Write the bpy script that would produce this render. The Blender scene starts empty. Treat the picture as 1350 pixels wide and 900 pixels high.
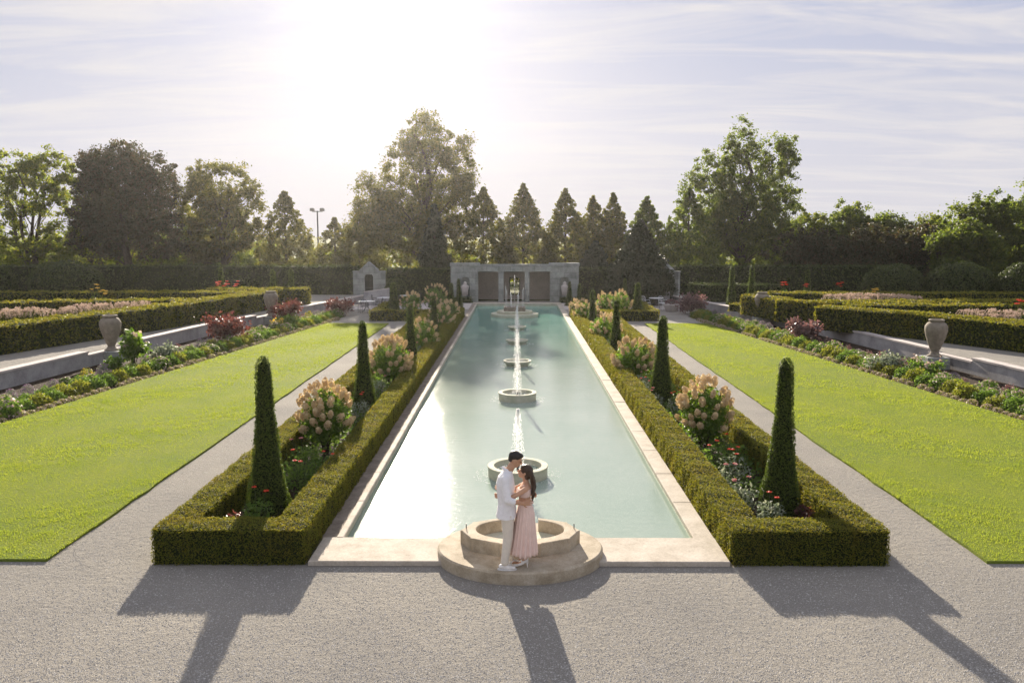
import bpy, math, random
import numpy as np
from mathutils import Vector, Matrix
R = math.radians
C = bpy.context.scene.collection
SC = bpy.context.scene
rng = np.random.default_rng(7)
random.seed(7)

# ------------------------------------------------------------------ camera, sky, sun, exposure
cd = bpy.data.cameras.new('camera'); cam = bpy.data.objects.new('camera', cd); C.objects.link(cam)
cam.location = (0, 0, 5.04); cam.rotation_euler = (R(90 - 7.25), 0, R(0.31))
cd.sensor_width = 36; cd.lens = 36 * 1100 / 1350.0; cd.clip_start = 0.1; cd.clip_end = 3000
SC.camera = cam

SUN_EL, SUN_AZ = 18.0, -8.0          # azimuth from +Y, negative = towards -X
sdir = Vector((math.sin(R(SUN_AZ)) * math.cos(R(SUN_EL)), math.cos(R(SUN_AZ)) * math.cos(R(SUN_EL)), math.sin(R(SUN_EL))))
world = bpy.data.worlds.new('World'); SC.world = world; world.use_nodes = True
nt = world.node_tree; nt.nodes.clear()
def N(t, **k):
    n = nt.nodes.new(t)
    for a, b in k.items(): setattr(n, a, b)
    return n
def LK(a, b): nt.links.new(a, b)
out = N('ShaderNodeOutputWorld'); bg = N('ShaderNodeBackground'); bg.inputs[1].default_value = 0.085
sky = N('ShaderNodeTexSky', sky_type='NISHITA', sun_disc=False)
sky.sun_elevation = R(SUN_EL); sky.sun_rotation = R(SUN_AZ); sky.air_density = 1.0; sky.dust_density = 1.6; sky.ozone_density = 1.6
tc = N('ShaderNodeTexCoord'); sep = N('ShaderNodeSeparateXYZ'); LK(tc.outputs['Generated'], sep.inputs[0])
# high thin cloud: direction projected on a plane overhead
zz = N('ShaderNodeMath', operation='MAXIMUM'); LK(sep.outputs[2], zz.inputs[0]); zz.inputs[1].default_value = 0.0
za = N('ShaderNodeMath', operation='ADD'); LK(zz.outputs[0], za.inputs[0]); za.inputs[1].default_value = 0.10
dx = N('ShaderNodeMath', operation='DIVIDE'); LK(sep.outputs[0], dx.inputs[0]); LK(za.outputs[0], dx.inputs[1])
dy = N('ShaderNodeMath', operation='DIVIDE'); LK(sep.outputs[1], dy.inputs[0]); LK(za.outputs[0], dy.inputs[1])
cmb = N('ShaderNodeCombineXYZ'); LK(dx.outputs[0], cmb.inputs[0]); LK(dy.outputs[0], cmb.inputs[1])
mp = N('ShaderNodeMapping'); mp.inputs['Rotation'].default_value = (0, 0, R(24)); mp.inputs['Scale'].default_value = (0.8, 2.6, 1); LK(cmb.outputs[0], mp.inputs[0])
nz = N('ShaderNodeTexNoise'); nz.inputs['Scale'].default_value = 1.1; nz.inputs['Detail'].default_value = 9; nz.inputs['Roughness'].default_value = 0.6; nz.inputs['Distortion'].default_value = 0.7
LK(mp.outputs[0], nz.inputs['Vector'])
cr = N('ShaderNodeMapRange'); cr.inputs[1].default_value = 0.42; cr.inputs[2].default_value = 0.62; cr.inputs[3].default_value = 0.0; cr.inputs[4].default_value = 1.0
LK(nz.outputs['Fac'], cr.inputs[0])
# thin cloud scatters the sun forward: brighter towards it
dot = N('ShaderNodeVectorMath', operation='DOT_PRODUCT'); LK(tc.outputs['Generated'], dot.inputs[0]); dot.inputs[1].default_value = sdir
dm = N('ShaderNodeMath', operation='MAXIMUM'); LK(dot.outputs['Value'], dm.inputs[0]); dm.inputs[1].default_value = 0
def glow(p, k):
    a = N('ShaderNodeMath', operation='POWER'); LK(dm.outputs[0], a.inputs[0]); a.inputs[1].default_value = p
    b = N('ShaderNodeMath', operation='MULTIPLY'); LK(a.outputs[0], b.inputs[0]); b.inputs[1].default_value = k
    return b.outputs[0]
g1 = glow(50, .35); g2 = glow(260, 1.3); g3 = glow(1500, 18.0)
s1 = N('ShaderNodeMath', operation='ADD'); LK(g1, s1.inputs[0]); LK(g2, s1.inputs[1])
s2 = N('ShaderNodeMath', operation='ADD'); LK(s1.outputs[0], s2.inputs[0]); LK(g3, s2.inputs[1])
s3 = N('ShaderNodeMath', operation='ADD'); LK(s2.outputs[0], s3.inputs[0]); s3.inputs[1].default_value = 3.6
ccol = N('ShaderNodeVectorMath', operation='SCALE'); ccol.inputs[0].default_value = (1.0, 0.97, 1.0); LK(s3.outputs[0], ccol.inputs['Scale'])
skl = N('ShaderNodeMix', data_type='RGBA'); skl.inputs[0].default_value = 0.97; skl.inputs[7].default_value = (2.35, 2.5, 3.2, 1)
skm = N('ShaderNodeVectorMath', operation='SCALE'); LK(sky.outputs[0], skm.inputs[0]); skm.inputs['Scale'].default_value = 1.0
LK(skm.outputs[0], skl.inputs[6])
mx = N('ShaderNodeMix', data_type='RGBA'); LK(cr.outputs[0], mx.inputs[0]); LK(skl.outputs[2], mx.inputs[6]); LK(ccol.outputs[0], mx.inputs[7])
hz = N('ShaderNodeMapRange'); hz.inputs[1].default_value = 0.0; hz.inputs[2].default_value = 0.24; hz.inputs[3].default_value = 0.75; hz.inputs[4].default_value = 0.0
LK(sep.outputs[2], hz.inputs[0]); hx = N('ShaderNodeMix', data_type='RGBA'); LK(hz.outputs[0], hx.inputs[0]); LK(mx.outputs[2], hx.inputs[6]); LK(ccol.outputs[0], hx.inputs[7])
au = N('ShaderNodeMath', operation='MULTIPLY'); LK(s2.outputs[0], au.inputs[0]); au.inputs[1].default_value = 0.5
aa = N('ShaderNodeVectorMath', operation='ADD'); LK(hx.outputs[2], aa.inputs[0]); LK(au.outputs[0], aa.inputs[1])
LK(aa.outputs[0], bg.inputs[0]); LK(bg.outputs[0], out.inputs[0])

sl = bpy.data.lights.new('sun', 'SUN'); sl.energy = 5.0; sl.angle = R(0.55); sl.color = (1.0, 0.88, 0.72)
so = bpy.data.objects.new('sun', sl); C.objects.link(so); so.rotation_euler = sdir.to_track_quat('Z', 'Y').to_euler(); so.location = (0, 0, 40)
SC.view_settings.view_transform = 'Standard'; SC.view_settings.look = 'None'; SC.view_settings.gamma = 1; SC.view_settings.exposure = 1.33
SC.view_settings.use_curve_mapping = False
SC.cycles.max_bounces = 8; SC.cycles.transparent_max_bounces = 8; SC.cycles.diffuse_bounces = 3; SC.cycles.glossy_bounces = 3; SC.cycles.transmission_bounces = 5; SC.cycles.volume_bounces = 0
SC.cycles.sample_clamp_indirect = 8
SC.cycles.use_denoising = True

# ------------------------------------------------------------------ materials
def mat(name, build):
    m = bpy.data.materials.new(name); m.use_nodes = True
    t = m.node_tree; t.nodes.clear(); o = t.nodes.new('ShaderNodeOutputMaterial')
    build(t, o); return m
def nn(t, ty, **k):
    n = t.nodes.new(ty)
    for a, b in k.items(): setattr(n, a, b)
    return n
def noise(t, scale, detail=4, rough=0.55, vec=None, dist=0):
    n = nn(t, 'ShaderNodeTexNoise'); n.inputs['Scale'].default_value = scale; n.inputs['Detail'].default_value = detail; n.inputs['Roughness'].default_value = rough; n.inputs['Distortion'].default_value = dist
    if vec is None:
        c = nn(t, 'ShaderNodeTexCoord'); vec = c.outputs['Object']
    t.links.new(vec, n.inputs['Vector']); return n.outputs['Fac']
def ramp(t, fac, stops):
    r = nn(t, 'ShaderNodeValToRGB'); e = r.color_ramp.elements
    while len(e) < len(stops): e.new(0.5)
    for i, (p, c) in enumerate(stops): e[i].position = p; e[i].color = (*c, 1)
    t.links.new(fac, r.inputs[0]); return r.outputs[0]
def princ(t, o, col, rough=0.8, bump=None, spec=0.3, bstr=0.5, bdist=0.02, **k):
    p = nn(t, 'ShaderNodeBsdfPrincipled'); p.inputs['Roughness'].default_value = rough; p.inputs['Specular IOR Level'].default_value = spec
    if isinstance(col, tuple): p.inputs['Base Color'].default_value = (*col, 1)
    else: t.links.new(col, p.inputs['Base Color'])
    if bump is not None:
        b = nn(t, 'ShaderNodeBump'); b.inputs['Strength'].default_value = bstr; b.inputs['Distance'].default_value = bdist
        t.links.new(bump, b.inputs['Height']); t.links.new(b.outputs[0], p.inputs['Normal'])
    if o is not None: t.links.new(p.outputs[0], o.inputs[0])
    return p
def mixc(t, fac, a, b, mode='MIX'):
    m = nn(t, 'ShaderNodeMix', data_type='RGBA', blend_type=mode)
    for s, v in ((0, fac), (6, a), (7, b)):
        if isinstance(v, (int, float)): m.inputs[s].default_value = v
        elif isinstance(v, tuple): m.inputs[s].default_value = (*v, 1)
        else: t.links.new(v, m.inputs[s])
    return m.outputs[2]
def leafy(name, cols, trans=0.45, tcol=None, rough=0.55, spec=0.3, patch=0.0, patch_col=(.2,.1,.03), patch_scale=1.2):
    """leaf material: colour picked per leaf; part of the light passes through"""
    def b(t, o):
        g = nn(t, 'ShaderNodeNewGeometry')
        n = len(cols)
        c = ramp(t, g.outputs['Random Per Island'], [(i / max(1, n - 1), cc) for i, cc in enumerate(cols)])
        f = noise(t, patch_scale, 3)
        mr = nn(t, 'ShaderNodeMapRange'); mr.inputs[1].default_value = .5; mr.inputs[2].default_value = .75; mr.inputs[4].default_value = patch
        t.links.new(f, mr.inputs[0])
        c = mixc(t, mr.outputs[0], c, patch_col)
        p = princ(t, None, c, rough, spec=spec)
        tr = nn(t, 'ShaderNodeBsdfTranslucent')
        tc_ = mixc(t, 1.0, c, tcol or (1.6, 1.7, .8), 'MULTIPLY'); t.links.new(tc_, tr.inputs[0])
        ms = nn(t, 'ShaderNodeMixShader'); ms.inputs[0].default_value = trans
        t.links.new(p.outputs[0], ms.inputs[1]); t.links.new(tr.outputs[0], ms.inputs[2]); t.links.new(ms.outputs[0], o.inputs[0])
    return mat(name, b)
M = {}
def gravel_b(t, o):
    f1 = noise(t, 60, 4, .75); f2 = noise(t, .35, 4); f3 = noise(t, 160, 2)
    c = ramp(t, f1, [(.3, (.18, .172, .155)), (.5, (.31, .298, .275)), (.72, (.47, .45, .415))])
    c = mixc(t, mixc(t, .5, f2, f2), c, (.40, .34, .30)) if False else c
    c2 = ramp(t, f2, [(.35, (.84, .83, .82)), (.65, (1.08, 1.05, 1.0))])
    c = mixc(t, 1.0, c, c2, 'MULTIPLY')
    f4 = noise(t, 9, 5, .7); ad = nn(t, 'ShaderNodeMath', operation='MULTIPLY_ADD'); t.links.new(f4, ad.inputs[0]); ad.inputs[1].default_value = 2.2; t.links.new(f1, ad.inputs[2])
    princ(t, o, c, .95, ad.outputs[0], .1, 1.0, .024)
M['gravel'] = mat('gravel', gravel_b)
def pebble_b(t, o):
    g = nn(t, 'ShaderNodeNewGeometry')
    princ(t, o, ramp(t, g.outputs['Random Per Island'], [(0, (.24, .23, .21)), (.4, (.36, .345, .32)), (.8, (.44, .42, .39)), (1, (.58, .56, .52))]), .85, spec=.2)
M['pebble'] = mat('pebble', pebble_b)
def soil_b(t, o):
    f = noise(t, 18, 5, .7); princ(t, o, ramp(t, f, [(.3, (.018, .013, .009)), (.7, (.075, .052, .035))]), .95, f, .1, .9, .05)
M['soil'] = mat('soil', soil_b)
def lawn_b(t, o):
    f = noise(t, 30, 4, .7); f2 = noise(t, .6, 4)
    c = ramp(t, f, [(.3, (.12, .165, .03)), (.7, (.20, .245, .04))]); c = mixc(t, 1.0, c, ramp(t, f2, [(.3, (.85, .9, .9)), (.7, (1.15, 1.05, 1))]), 'MULTIPLY')
    princ(t, o, c, .9, f, .05, .8, .04)
M['lawn'] = mat('lawn_turf', lawn_b)
def stone(name, a, b_, c_, scale=3, joints=None):
    def bb(t, o):
        f = noise(t, scale, 6, .65); f2 = noise(t, scale * 14, 3, .6)
        c = ramp(t, f, [(.25, a), (.5, b_), (.78, c_)])
        c = mixc(t, 1.0, c, ramp(t, f2, [(.3, (.85, .85, .85)), (.7, (1.12, 1.12, 1.12))]), 'MULTIPLY')
        if joints:
            tc = nn(t, 'ShaderNodeTexCoord'); br = nn(t, 'ShaderNodeTexBrick'); br.inputs['Scale'].default_value = 1
            br.inputs['Brick Width'].default_value = joints[0]; br.inputs['Row Height'].default_value = joints[1]; br.inputs['Mortar Size'].default_value = .008
            mpn = nn(t, 'ShaderNodeMapping'); mpn.inputs['Rotation'].default_value = joints[2]; t.links.new(tc.outputs['Object'], mpn.inputs[0]); t.links.new(mpn.outputs[0], br.inputs[0])
            br.inputs['Color1'].default_value = (.82, .82, .82, 1); br.inputs['Color2'].default_value = (1.1, 1.1, 1.1, 1); br.inputs['Mortar'].default_value = (.5, .48, .46, 1)
            c = mixc(t, 1.0, c, br.outputs['Color'], 'MULTIPLY')
        princ(t, o, c, .85, f2, .2, .4, .01)
    return mat(name, bb)
M['coping'] = stone('pool_coping', (.32, .28, .22), (.46, .41, .34), (.56, .51, .44), 2.2)
M['ledge'] = stone('shade_toned_ledge', (.16, .13, .10), (.26, .22, .18), (.36, .31, .26), 4)  # brownish ledge stone, darkened to carry the shadow of the left hedge
M['basin_stone'] = stone('basin_stone', (.22, .18, .12), (.40, .34, .25), (.52, .46, .37), 3.5)
M['limestone'] = stone('grey_limestone', (.17, .185, .17), (.30, .315, .295), (.42, .43, .41), 1.6, (.9, .45, (R(90), 0, 0)))
M['wall_stone'] = stone('terrace_wall_stone', (.22, .21, .21), (.36, .35, .35), (.48, .46, .45), 1.4)
M['wall_cap'] = stone('wall_cap_stone', (.38, .34, .32), (.52, .47, .44), (.60, .56, .52), 2)
M['urn_stone'] = stone('urn_stone', (.14, .115, .09), (.22, .19, .15), (.33, .29, .24), 5)
M['wet_stone'] = stone('wet_mossy_stone', (.34, .37, .25), (.50, .49, .38), (.62, .59, .51), 4)
M['brown_wall'] = stone('brown_rear_wall', (.40, .35, .30), (.50, .44, .38), (.58, .52, .46), 1)
def water_b(t, o):
    c = nn(t, 'ShaderNodeTexCoord'); mpn = nn(t, 'ShaderNodeMapping'); mpn.inputs['Scale'].default_value = (1.6, 2.8, 1); t.links.new(c.outputs['Object'], mpn.inputs[0])
    f = noise(t, 2.6, 5, .6, mpn.outputs[0], .4); f2 = noise(t, 14, 3, .55, mpn.outputs[0])
    ad = nn(t, 'ShaderNodeMath', operation='MULTIPLY_ADD'); t.links.new(f2, ad.inputs[0]); ad.inputs[1].default_value = .22; t.links.new(f, ad.inputs[2])
    f3 = noise(t, .25, 3)
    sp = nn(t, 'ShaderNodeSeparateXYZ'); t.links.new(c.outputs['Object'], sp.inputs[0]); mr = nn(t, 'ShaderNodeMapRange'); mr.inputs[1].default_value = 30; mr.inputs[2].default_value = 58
    t.links.new(sp.outputs[1], mr.inputs[0]); col = mixc(t, mr.outputs[0], ramp(t, f3, [(.35, (.28, .36, .30)), (.65, (.33, .40, .34))]), ramp(t, f3, [(.35, (.12, .36, .30)), (.65, (.20, .45, .37))]))  # base colour turns teal far off, painting in tree shade and dark reflections
    p = princ(t, o, col, .06, ad.outputs[0], .5, .34, .018); p.inputs['IOR'].default_value = 1.52
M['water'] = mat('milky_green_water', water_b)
def spray_b(t, o):
    p = princ(t, None, (.95, .95, .95), .25, spec=.5); tr = nn(t, 'ShaderNodeBsdfTranslucent'); tr.inputs[0].default_value = (.95, .95, .95, 1)
    tp = nn(t, 'ShaderNodeBsdfTransparent')
    m1 = nn(t, 'ShaderNodeMixShader'); m1.inputs[0].default_value = .6; t.links.new(p.outputs[0], m1.inputs[1]); t.links.new(tr.outputs[0], m1.inputs[2])
    m2 = nn(t, 'ShaderNodeMixShader'); m2.inputs[0].default_value = .35; t.links.new(m1.outputs[0], m2.inputs[1]); t.links.new(tp.outputs[0], m2.inputs[2]); t.links.new(m2.outputs[0], o.inputs[0])
M['spray'] = mat('water_spray', spray_b)
def plain(name, col, rough=.7, spec=.3, sc=20, amt=.15, bd=.004, **k):
    def b(t, o):
        f = noise(t, sc, 4); lo = tuple(x * (1 - amt) for x in col); hi = tuple(min(1, x * (1 + amt)) for x in col)
        p = princ(t, o, ramp(t, f, [(.3, lo), (.7, hi)]), rough, f, spec, .4, bd)
        for a, v in k.items(): p.inputs[a].default_value = v
    return mat(name, b)
M['bark'] = plain('bark', (.075, .06, .048), .9, .1, 6, .4, .03)
M['stem'] = plain('green_stem', (.07, .09, .03), .8)
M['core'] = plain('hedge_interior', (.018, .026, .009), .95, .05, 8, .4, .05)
M['metal'] = plain('dark_metal', (.06, .06, .065), .5)
M['white_metal'] = plain('white_metal', (.7, .7, .7), .4)
M['lamp'] = plain('lamp_housing', (.12, .12, .13), .4)
M['skin'] = plain('skin', (.50, .29, .18), .55, .35, 10, .06, .001, **{'Subsurface Weight': .1})
M['skin_fair'] = plain('skin_light', (.58, .34, .22), .55, .35, 10, .06, .001, **{'Subsurface Weight': .1})
M['hair_black'] = plain('black_hair', (.018, .013, .010), .45, .4, 60, .4, .004)
M['hair_brown'] = plain('long_brown_hair', (.055, .032, .018), .42, .4, 60, .4, .004)
M['shirt'] = plain('white_linen', (.82, .81, .82), .9, .1, 18, .06, .012)
M['trousers'] = plain('cream_cotton', (.72, .66, .57), .9, .1, 14, .06, .01)
M['pink'] = plain('blush_pink_cloth', (.80, .61, .54), .85, .1, 14, .06, .006)
M['shoe'] = plain('white_leather', (.75, .73, .70), .5, .3)
M['lips'] = plain('lips', (.45, .16, .14), .5)
M['eye'] = plain('dark_eye', (.03, .02, .015), .3)
M['hedge'] = leafy('hedge_leaves', [(.085, .10, .018), (.13, .15, .024), (.20, .20, .036), (.11, .14, .024), (.22, .185, .045)], .48, spec=.12, patch=.4, patch_col=(.18, .12, .03), patch_scale=1.3, tcol=(1.7, 1.5, .7))
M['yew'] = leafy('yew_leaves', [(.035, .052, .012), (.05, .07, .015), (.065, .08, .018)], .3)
M['cone'] = leafy('cone_leaves', [(.05, .075, .016), (.07, .098, .02), (.095, .12, .026)], .42, spec=.15)
M['blade'] = leafy('grass_blades', [(.16, .215, .038), (.195, .25, .043), (.23, .275, .05), (.28, .30, .07)], .55, patch=.55, patch_col=(.13, .19, .035), patch_scale=.7, tcol=(1.6, 1.55, .8), spec=.15)
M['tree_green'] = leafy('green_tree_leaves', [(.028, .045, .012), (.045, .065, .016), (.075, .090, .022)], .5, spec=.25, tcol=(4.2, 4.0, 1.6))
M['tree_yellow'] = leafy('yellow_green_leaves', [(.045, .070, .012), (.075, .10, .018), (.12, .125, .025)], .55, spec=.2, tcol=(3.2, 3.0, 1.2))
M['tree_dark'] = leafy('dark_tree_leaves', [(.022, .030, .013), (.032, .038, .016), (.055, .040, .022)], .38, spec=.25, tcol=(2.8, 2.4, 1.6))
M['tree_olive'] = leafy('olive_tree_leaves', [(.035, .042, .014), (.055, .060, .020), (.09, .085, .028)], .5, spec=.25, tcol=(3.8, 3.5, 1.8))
M['conifer'] = leafy('conifer_needles', [(.022, .032, .014), (.034, .045, .018), (.05, .055, .024)], .12)
M['leaf_bright'] = leafy('bright_leaves', [(.07, .13, .02), (.11, .18, .03), (.16, .22, .04)], .5)
M['leaf_mid'] = leafy('mid_leaves', [(.07, .12, .03), (.10, .16, .038), (.14, .20, .05)], .5, spec=.2)
M['leaf_silver'] = leafy('silver_leaves', [(.14, .18, .12), (.22, .26, .18), (.34, .36, .28)], .3, tcol=(1.2, 1.2, 1))
M['leaf_olive'] = leafy('olive_leaves', [(.12, .14, .03), (.18, .19, .04), (.22, .20, .05)], .5, spec=.15)
M['leaf_purple'] = leafy('purple_leaves', [(.07, .03, .03), (.12, .05, .045), (.17, .085, .065), (.09, .055, .04)], .4, tcol=(1.6, .9, .75), rough=.35, spec=.5)
M['leaf_dusky'] = leafy('dusky_leaves', [(.16, .10, .11), (.24, .16, .15), (.10, .06, .06)], .35, tcol=(1.4, 1, .9), rough=.3, spec=.6)
M['flower_red'] = leafy('red_petals', [(.65, .05, .02), (.75, .10, .03)], .35, tcol=(1.2, .7, .5))
M['flower_pink'] = leafy('pink_petals', [(.60, .22, .20), (.66, .32, .28)], .35, tcol=(1.2, 1, .9))
M['flower_yellow'] = leafy('yellow_petals', [(.65, .45, .05), (.7, .55, .12)], .35, tcol=(1.2, 1.1, .6))
M['flower_cream'] = leafy('pale_petals', [(.42, .33, .27), (.55, .45, .37), (.38, .28, .26)], .35, tcol=(1.2, 1.1, 1))
M['flower_violet'] = leafy('violet_petals', [(.20, .14, .22), (.30, .22, .28)], .35, tcol=(1.2, 1, 1.1))
M['hydrangea'] = leafy('hydrangea_florets', [(.60, .48, .28), (.68, .58, .37), (.54, .39, .23), (.70, .63, .44)], .35, tcol=(1.25, 1.1, .8))

# ------------------------------------------------------------------ mesh helpers
def cat(chunks):
    """chunks: list of (V, F) with F an int array (n,3) or (n,4)"""
    return chunks
def mk(name, chunks, mats, parent=None, smooth=False, mi=None):
    """link the chunks as ONE mesh object"""
    if not isinstance(mats, (list, tuple)): mats = [mats]
    Vs, L, S, T, MI = [], [], [], [], []; off = 0; lo = 0
    for i, (V, F) in enumerate(chunks):
        V = np.asarray(V, dtype=np.float32); F = np.asarray(F, dtype=np.int32)
        Vs.append(V); k = F.shape[1]; L.append((F + off).ravel()); S.append(lo + np.arange(len(F)) * k); T.append(np.full(len(F), k)); lo += F.size; off += len(V)
        MI.append(np.full(len(F), 0 if mi is None else mi[i]))
    V = np.concatenate(Vs); L = np.concatenate(L); S = np.concatenate(S); T = np.concatenate(T); MI = np.concatenate(MI)
    me = bpy.data.meshes.new(name); me.vertices.add(len(V)); me.vertices.foreach_set('co', V.ravel())
    me.loops.add(len(L)); me.loops.foreach_set('vertex_index', L.astype(np.int32))
    me.polygons.add(len(S)); me.polygons.foreach_set('loop_start', S.astype(np.int32)); me.polygons.foreach_set('loop_total', T.astype(np.int32))
    for m in mats: me.materials.append(m)
    me.polygons.foreach_set('material_index', MI.astype(np.int32))
    me.polygons.foreach_set('use_smooth', np.full(len(S), bool(smooth)))
    me.update(calc_edges=True); me.validate()
    o = bpy.data.objects.new(name, me); C.objects.link(o)
    if parent is not None: o.parent = parent
    return o
def tag(o, label, category, group=None, kind=None):
    if label: o['label'] = label
    if category: o['category'] = category
    if group: o['group'] = group
    if kind: o['kind'] = kind
    return o
def thing(name, loc, label, category, group=None, rz=0, s=1):
    o = bpy.data.objects.new(name, None); C.objects.link(o); o.location = loc; o.rotation_euler = (0, 0, rz); o.scale = (s, s, s); o.empty_display_size = .2
    return tag(o, label, category, group)
def struct(o): o['kind'] = 'structure'; return o
def dup(src, loc, rz=0, s=1.0, label=None, group=None):
    c = src.copy(); C.objects.link(c); c.location = loc; c.rotation_euler = (0, 0, rz); c.scale = (s, s, s)
    if label: c['label'] = label
    if group: c['group'] = group
    for ch in list(src.children):
        d = ch.copy(); C.objects.link(d); d.parent = c
        for g in list(ch.children):
            e = g.copy(); C.objects.link(e); e.parent = d
    return c
BF = np.array([[0, 3, 2, 1], [4, 5, 6, 7], [0, 1, 5, 4], [1, 2, 6, 5], [2, 3, 7, 6], [3, 0, 4, 7]])
def box(x0, x1, y0, y1, z0, z1):
    return (np.array([[x0, y0, z0], [x1, y0, z0], [x1, y1, z0], [x0, y1, z0], [x0, y0, z1], [x1, y0, z1], [x1, y1, z1], [x0, y1, z1]], float), BF)
def quadprism(p, z0, z1):
    """prism on a 4-point plan outline (ccw)"""
    return (np.array([[a, b, z0] for a, b in p] + [[a, b, z1] for a, b in p], float), BF)
def bevbox(x0, x1, y0, y1, z0, z1, b=.02):
    """box with chamfered top edges"""
    V = []
    for (ax, ay, z) in ((0, 0, z0), (0, 0, z1 - b), (b, b, z1)):
        V += [[x0 + ax, y0 + ay, z], [x1 - ax, y0 + ay, z], [x1 - ax, y1 - ay, z], [x0 + ax, y1 - ay, z]]
    F = [[0, 3, 2, 1], [8, 9, 10, 11]]
    for r in (0, 4):
        for i in range(4): j = (i + 1) % 4; F.append([r + i, r + j, r + 4 + j, r + 4 + i])
    return (np.array(V, float), np.array(F))
def lathe(prof, n=32, cx=0, cy=0, sx=1, sy=1, wob=None):
    a = np.linspace(0, 2 * math.pi, n, endpoint=False); V = []; F = []
    for k, (r, z) in enumerate(prof):
        rr = r * (wob(a, k) if wob else 1)
        V.append(np.stack([cx + rr * np.cos(a) * sx, cy + rr * np.sin(a) * sy, np.full(n, z)], 1))
    i = np.arange(n); j = (i + 1) % n
    for k in range(len(prof) - 1): F.append(np.stack([k * n + i, k * n + j, (k + 1) * n + j, (k + 1) * n + i], 1))
    return (np.concatenate(V), np.concatenate(F))
def tube(pts, rad, n=8, sx=1, sy=1, caps=True):
    pts = [Vector(p) for p in pts]; V = []; up = None; P = list(pts); Rr = list(rad)
    for k, p in enumerate(P):
        d = (P[min(k + 1, len(P) - 1)] - P[max(k - 1, 0)]).normalized()
        if up is None:
            up = Vector((0, 1, 0)) if abs(d.y) < .9 else Vector((1, 0, 0))
        u = d.cross(up).normalized(); v = u.cross(d).normalized(); up = v
        for i in range(n):
            a = 2 * math.pi * i / n; V.append(p + u * math.cos(a) * Rr[k] * sx + v * math.sin(a) * Rr[k] * sy)
    F = []
    for k in range(len(P) - 1):
        for i in range(n): j = (i + 1) % n; F.append([k * n + i, k * n + j, (k + 1) * n + j, (k + 1) * n + i])
    V = [list(v) for v in V]
    if caps:
        a = len(V); V.append(list(P[0])); V.append(list(P[-1])); e = (len(P) - 1) * n
        for i in range(n): j = (i + 1) % n; F.append([a, j, i, i]); F.append([a + 1, e + i, e + j, e + j])
        # degenerate quads are turned to triangles below
        T = np.array([[f[0], f[1], f[2]] for f in F if f[2] == f[3]]); Q = np.array([f for f in F if f[2] != f[3]])
        V = np.array(V, float)
        return [(V, Q), (V, T)]
    return [(np.array(V, float), np.array(F))]
def ell(c, r, n=12, m=8, rot=None):
    V = []; 
    for k in range(m + 1):
        t = math.pi * k / m
        for i in range(n):
            a = 2 * math.pi * i / n; V.append([r[0] * math.sin(t) * math.cos(a), r[1] * math.sin(t) * math.sin(a), r[2] * math.cos(t)])
    V = np.array(V)
    if rot is not None: V = V @ np.array(rot.to_3x3() if hasattr(rot, 'to_3x3') else rot).T
    V = V + np.array(c)
    F = [[k * n + i, (k + 1) * n + i, (k + 1) * n + (i + 1) % n, k * n + (i + 1) % n] for k in range(m) for i in range(n)]
    return (V, np.array(F))
def unit(v): return v / np.maximum(np.linalg.norm(v, axis=1, keepdims=True), 1e-9)
def leaves(P, Nrm=None, size=.1, jit=1.0, asp=.55, var=.35, up=0.0):
    """diamond leaf at every point of P; normals near Nrm with jitter"""
    P = np.asarray(P, float); n = len(P)
    r = rng.normal(size=(n, 3))
    nn_ = unit(r) if Nrm is None else unit(Nrm + jit * unit(r))
    if up: nn_ = unit(nn_ + np.array([0, 0, up]))
    t = unit(np.cross(nn_, unit(rng.normal(size=(n, 3))))); b = np.cross(nn_, t)
    s = (size * (1 + var * rng.uniform(-1, 1, n)))[:, None]
    V = np.empty((n, 4, 3)); V[:, 0] = P - t * s * .5; V[:, 1] = P + b * s * asp * .5 + nn_ * s * .08; V[:, 2] = P + t * s * .5; V[:, 3] = P - b * s * asp * .5 + nn_ * s * .08
    return (V.reshape(-1, 3), np.arange(4 * n).reshape(n, 4))
def sph(n): return unit(rng.normal(size=(n, 3)))

# ------------------------------------------------------------------ ground, pool, paths
def sheet(name, pts, z, m):
    V = np.array([[a, b, z] for a, b in pts], float); return struct(mk(name, [(V, np.arange(len(pts))[None, :])], m))
def rect(x0, x1, y0, y1): return [(x0, y0), (x1, y0), (x1, y1), (x0, y1)]
def far_b(t, o):
    f = noise(t, .05, 5); princ(t, o, ramp(t, f, [(.3, (.05, .07, .02)), (.7, (.09, .11, .03))]), .95, spec=.05)
M['meadow'] = mat('far_meadow', far_b)
# ground ring around the pool so the water can lie lower
PX0, PX1, PY0, PY1 = -2.89, 2.97, 13.28, 60.6
cv = [(-1500, -200), (1500, -200), (1500, 2500), (-1500, 2500)]; iv = [(PX0, PY0), (PX1, PY0), (PX1, PY1), (PX0, PY1)]
V = np.array([[a, b, -.012] for a, b in cv + iv]); F = np.array([[0, 1, 5, 4], [1, 2, 6, 5], [2, 3, 7, 6], [3, 0, 4, 7]])
struct(mk('ground', [(V, F)], M['meadow']))
V = np.array([[a, b, 0] for a, b in [(-30, -6), (30, -6), (30, 64.5), (-30, 64.5)] + iv]); struct(mk('gravel_path', [(V, F)], M['gravel']))
def lx(y): return 13.8 - .115 * (y - 22)       # outer edge of the lawns
def wx(y): return 16.9 - .095 * (y - 27) if y < 41 else 15.57 - .20 * (y - 41)      # face of the terrace walls
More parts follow.
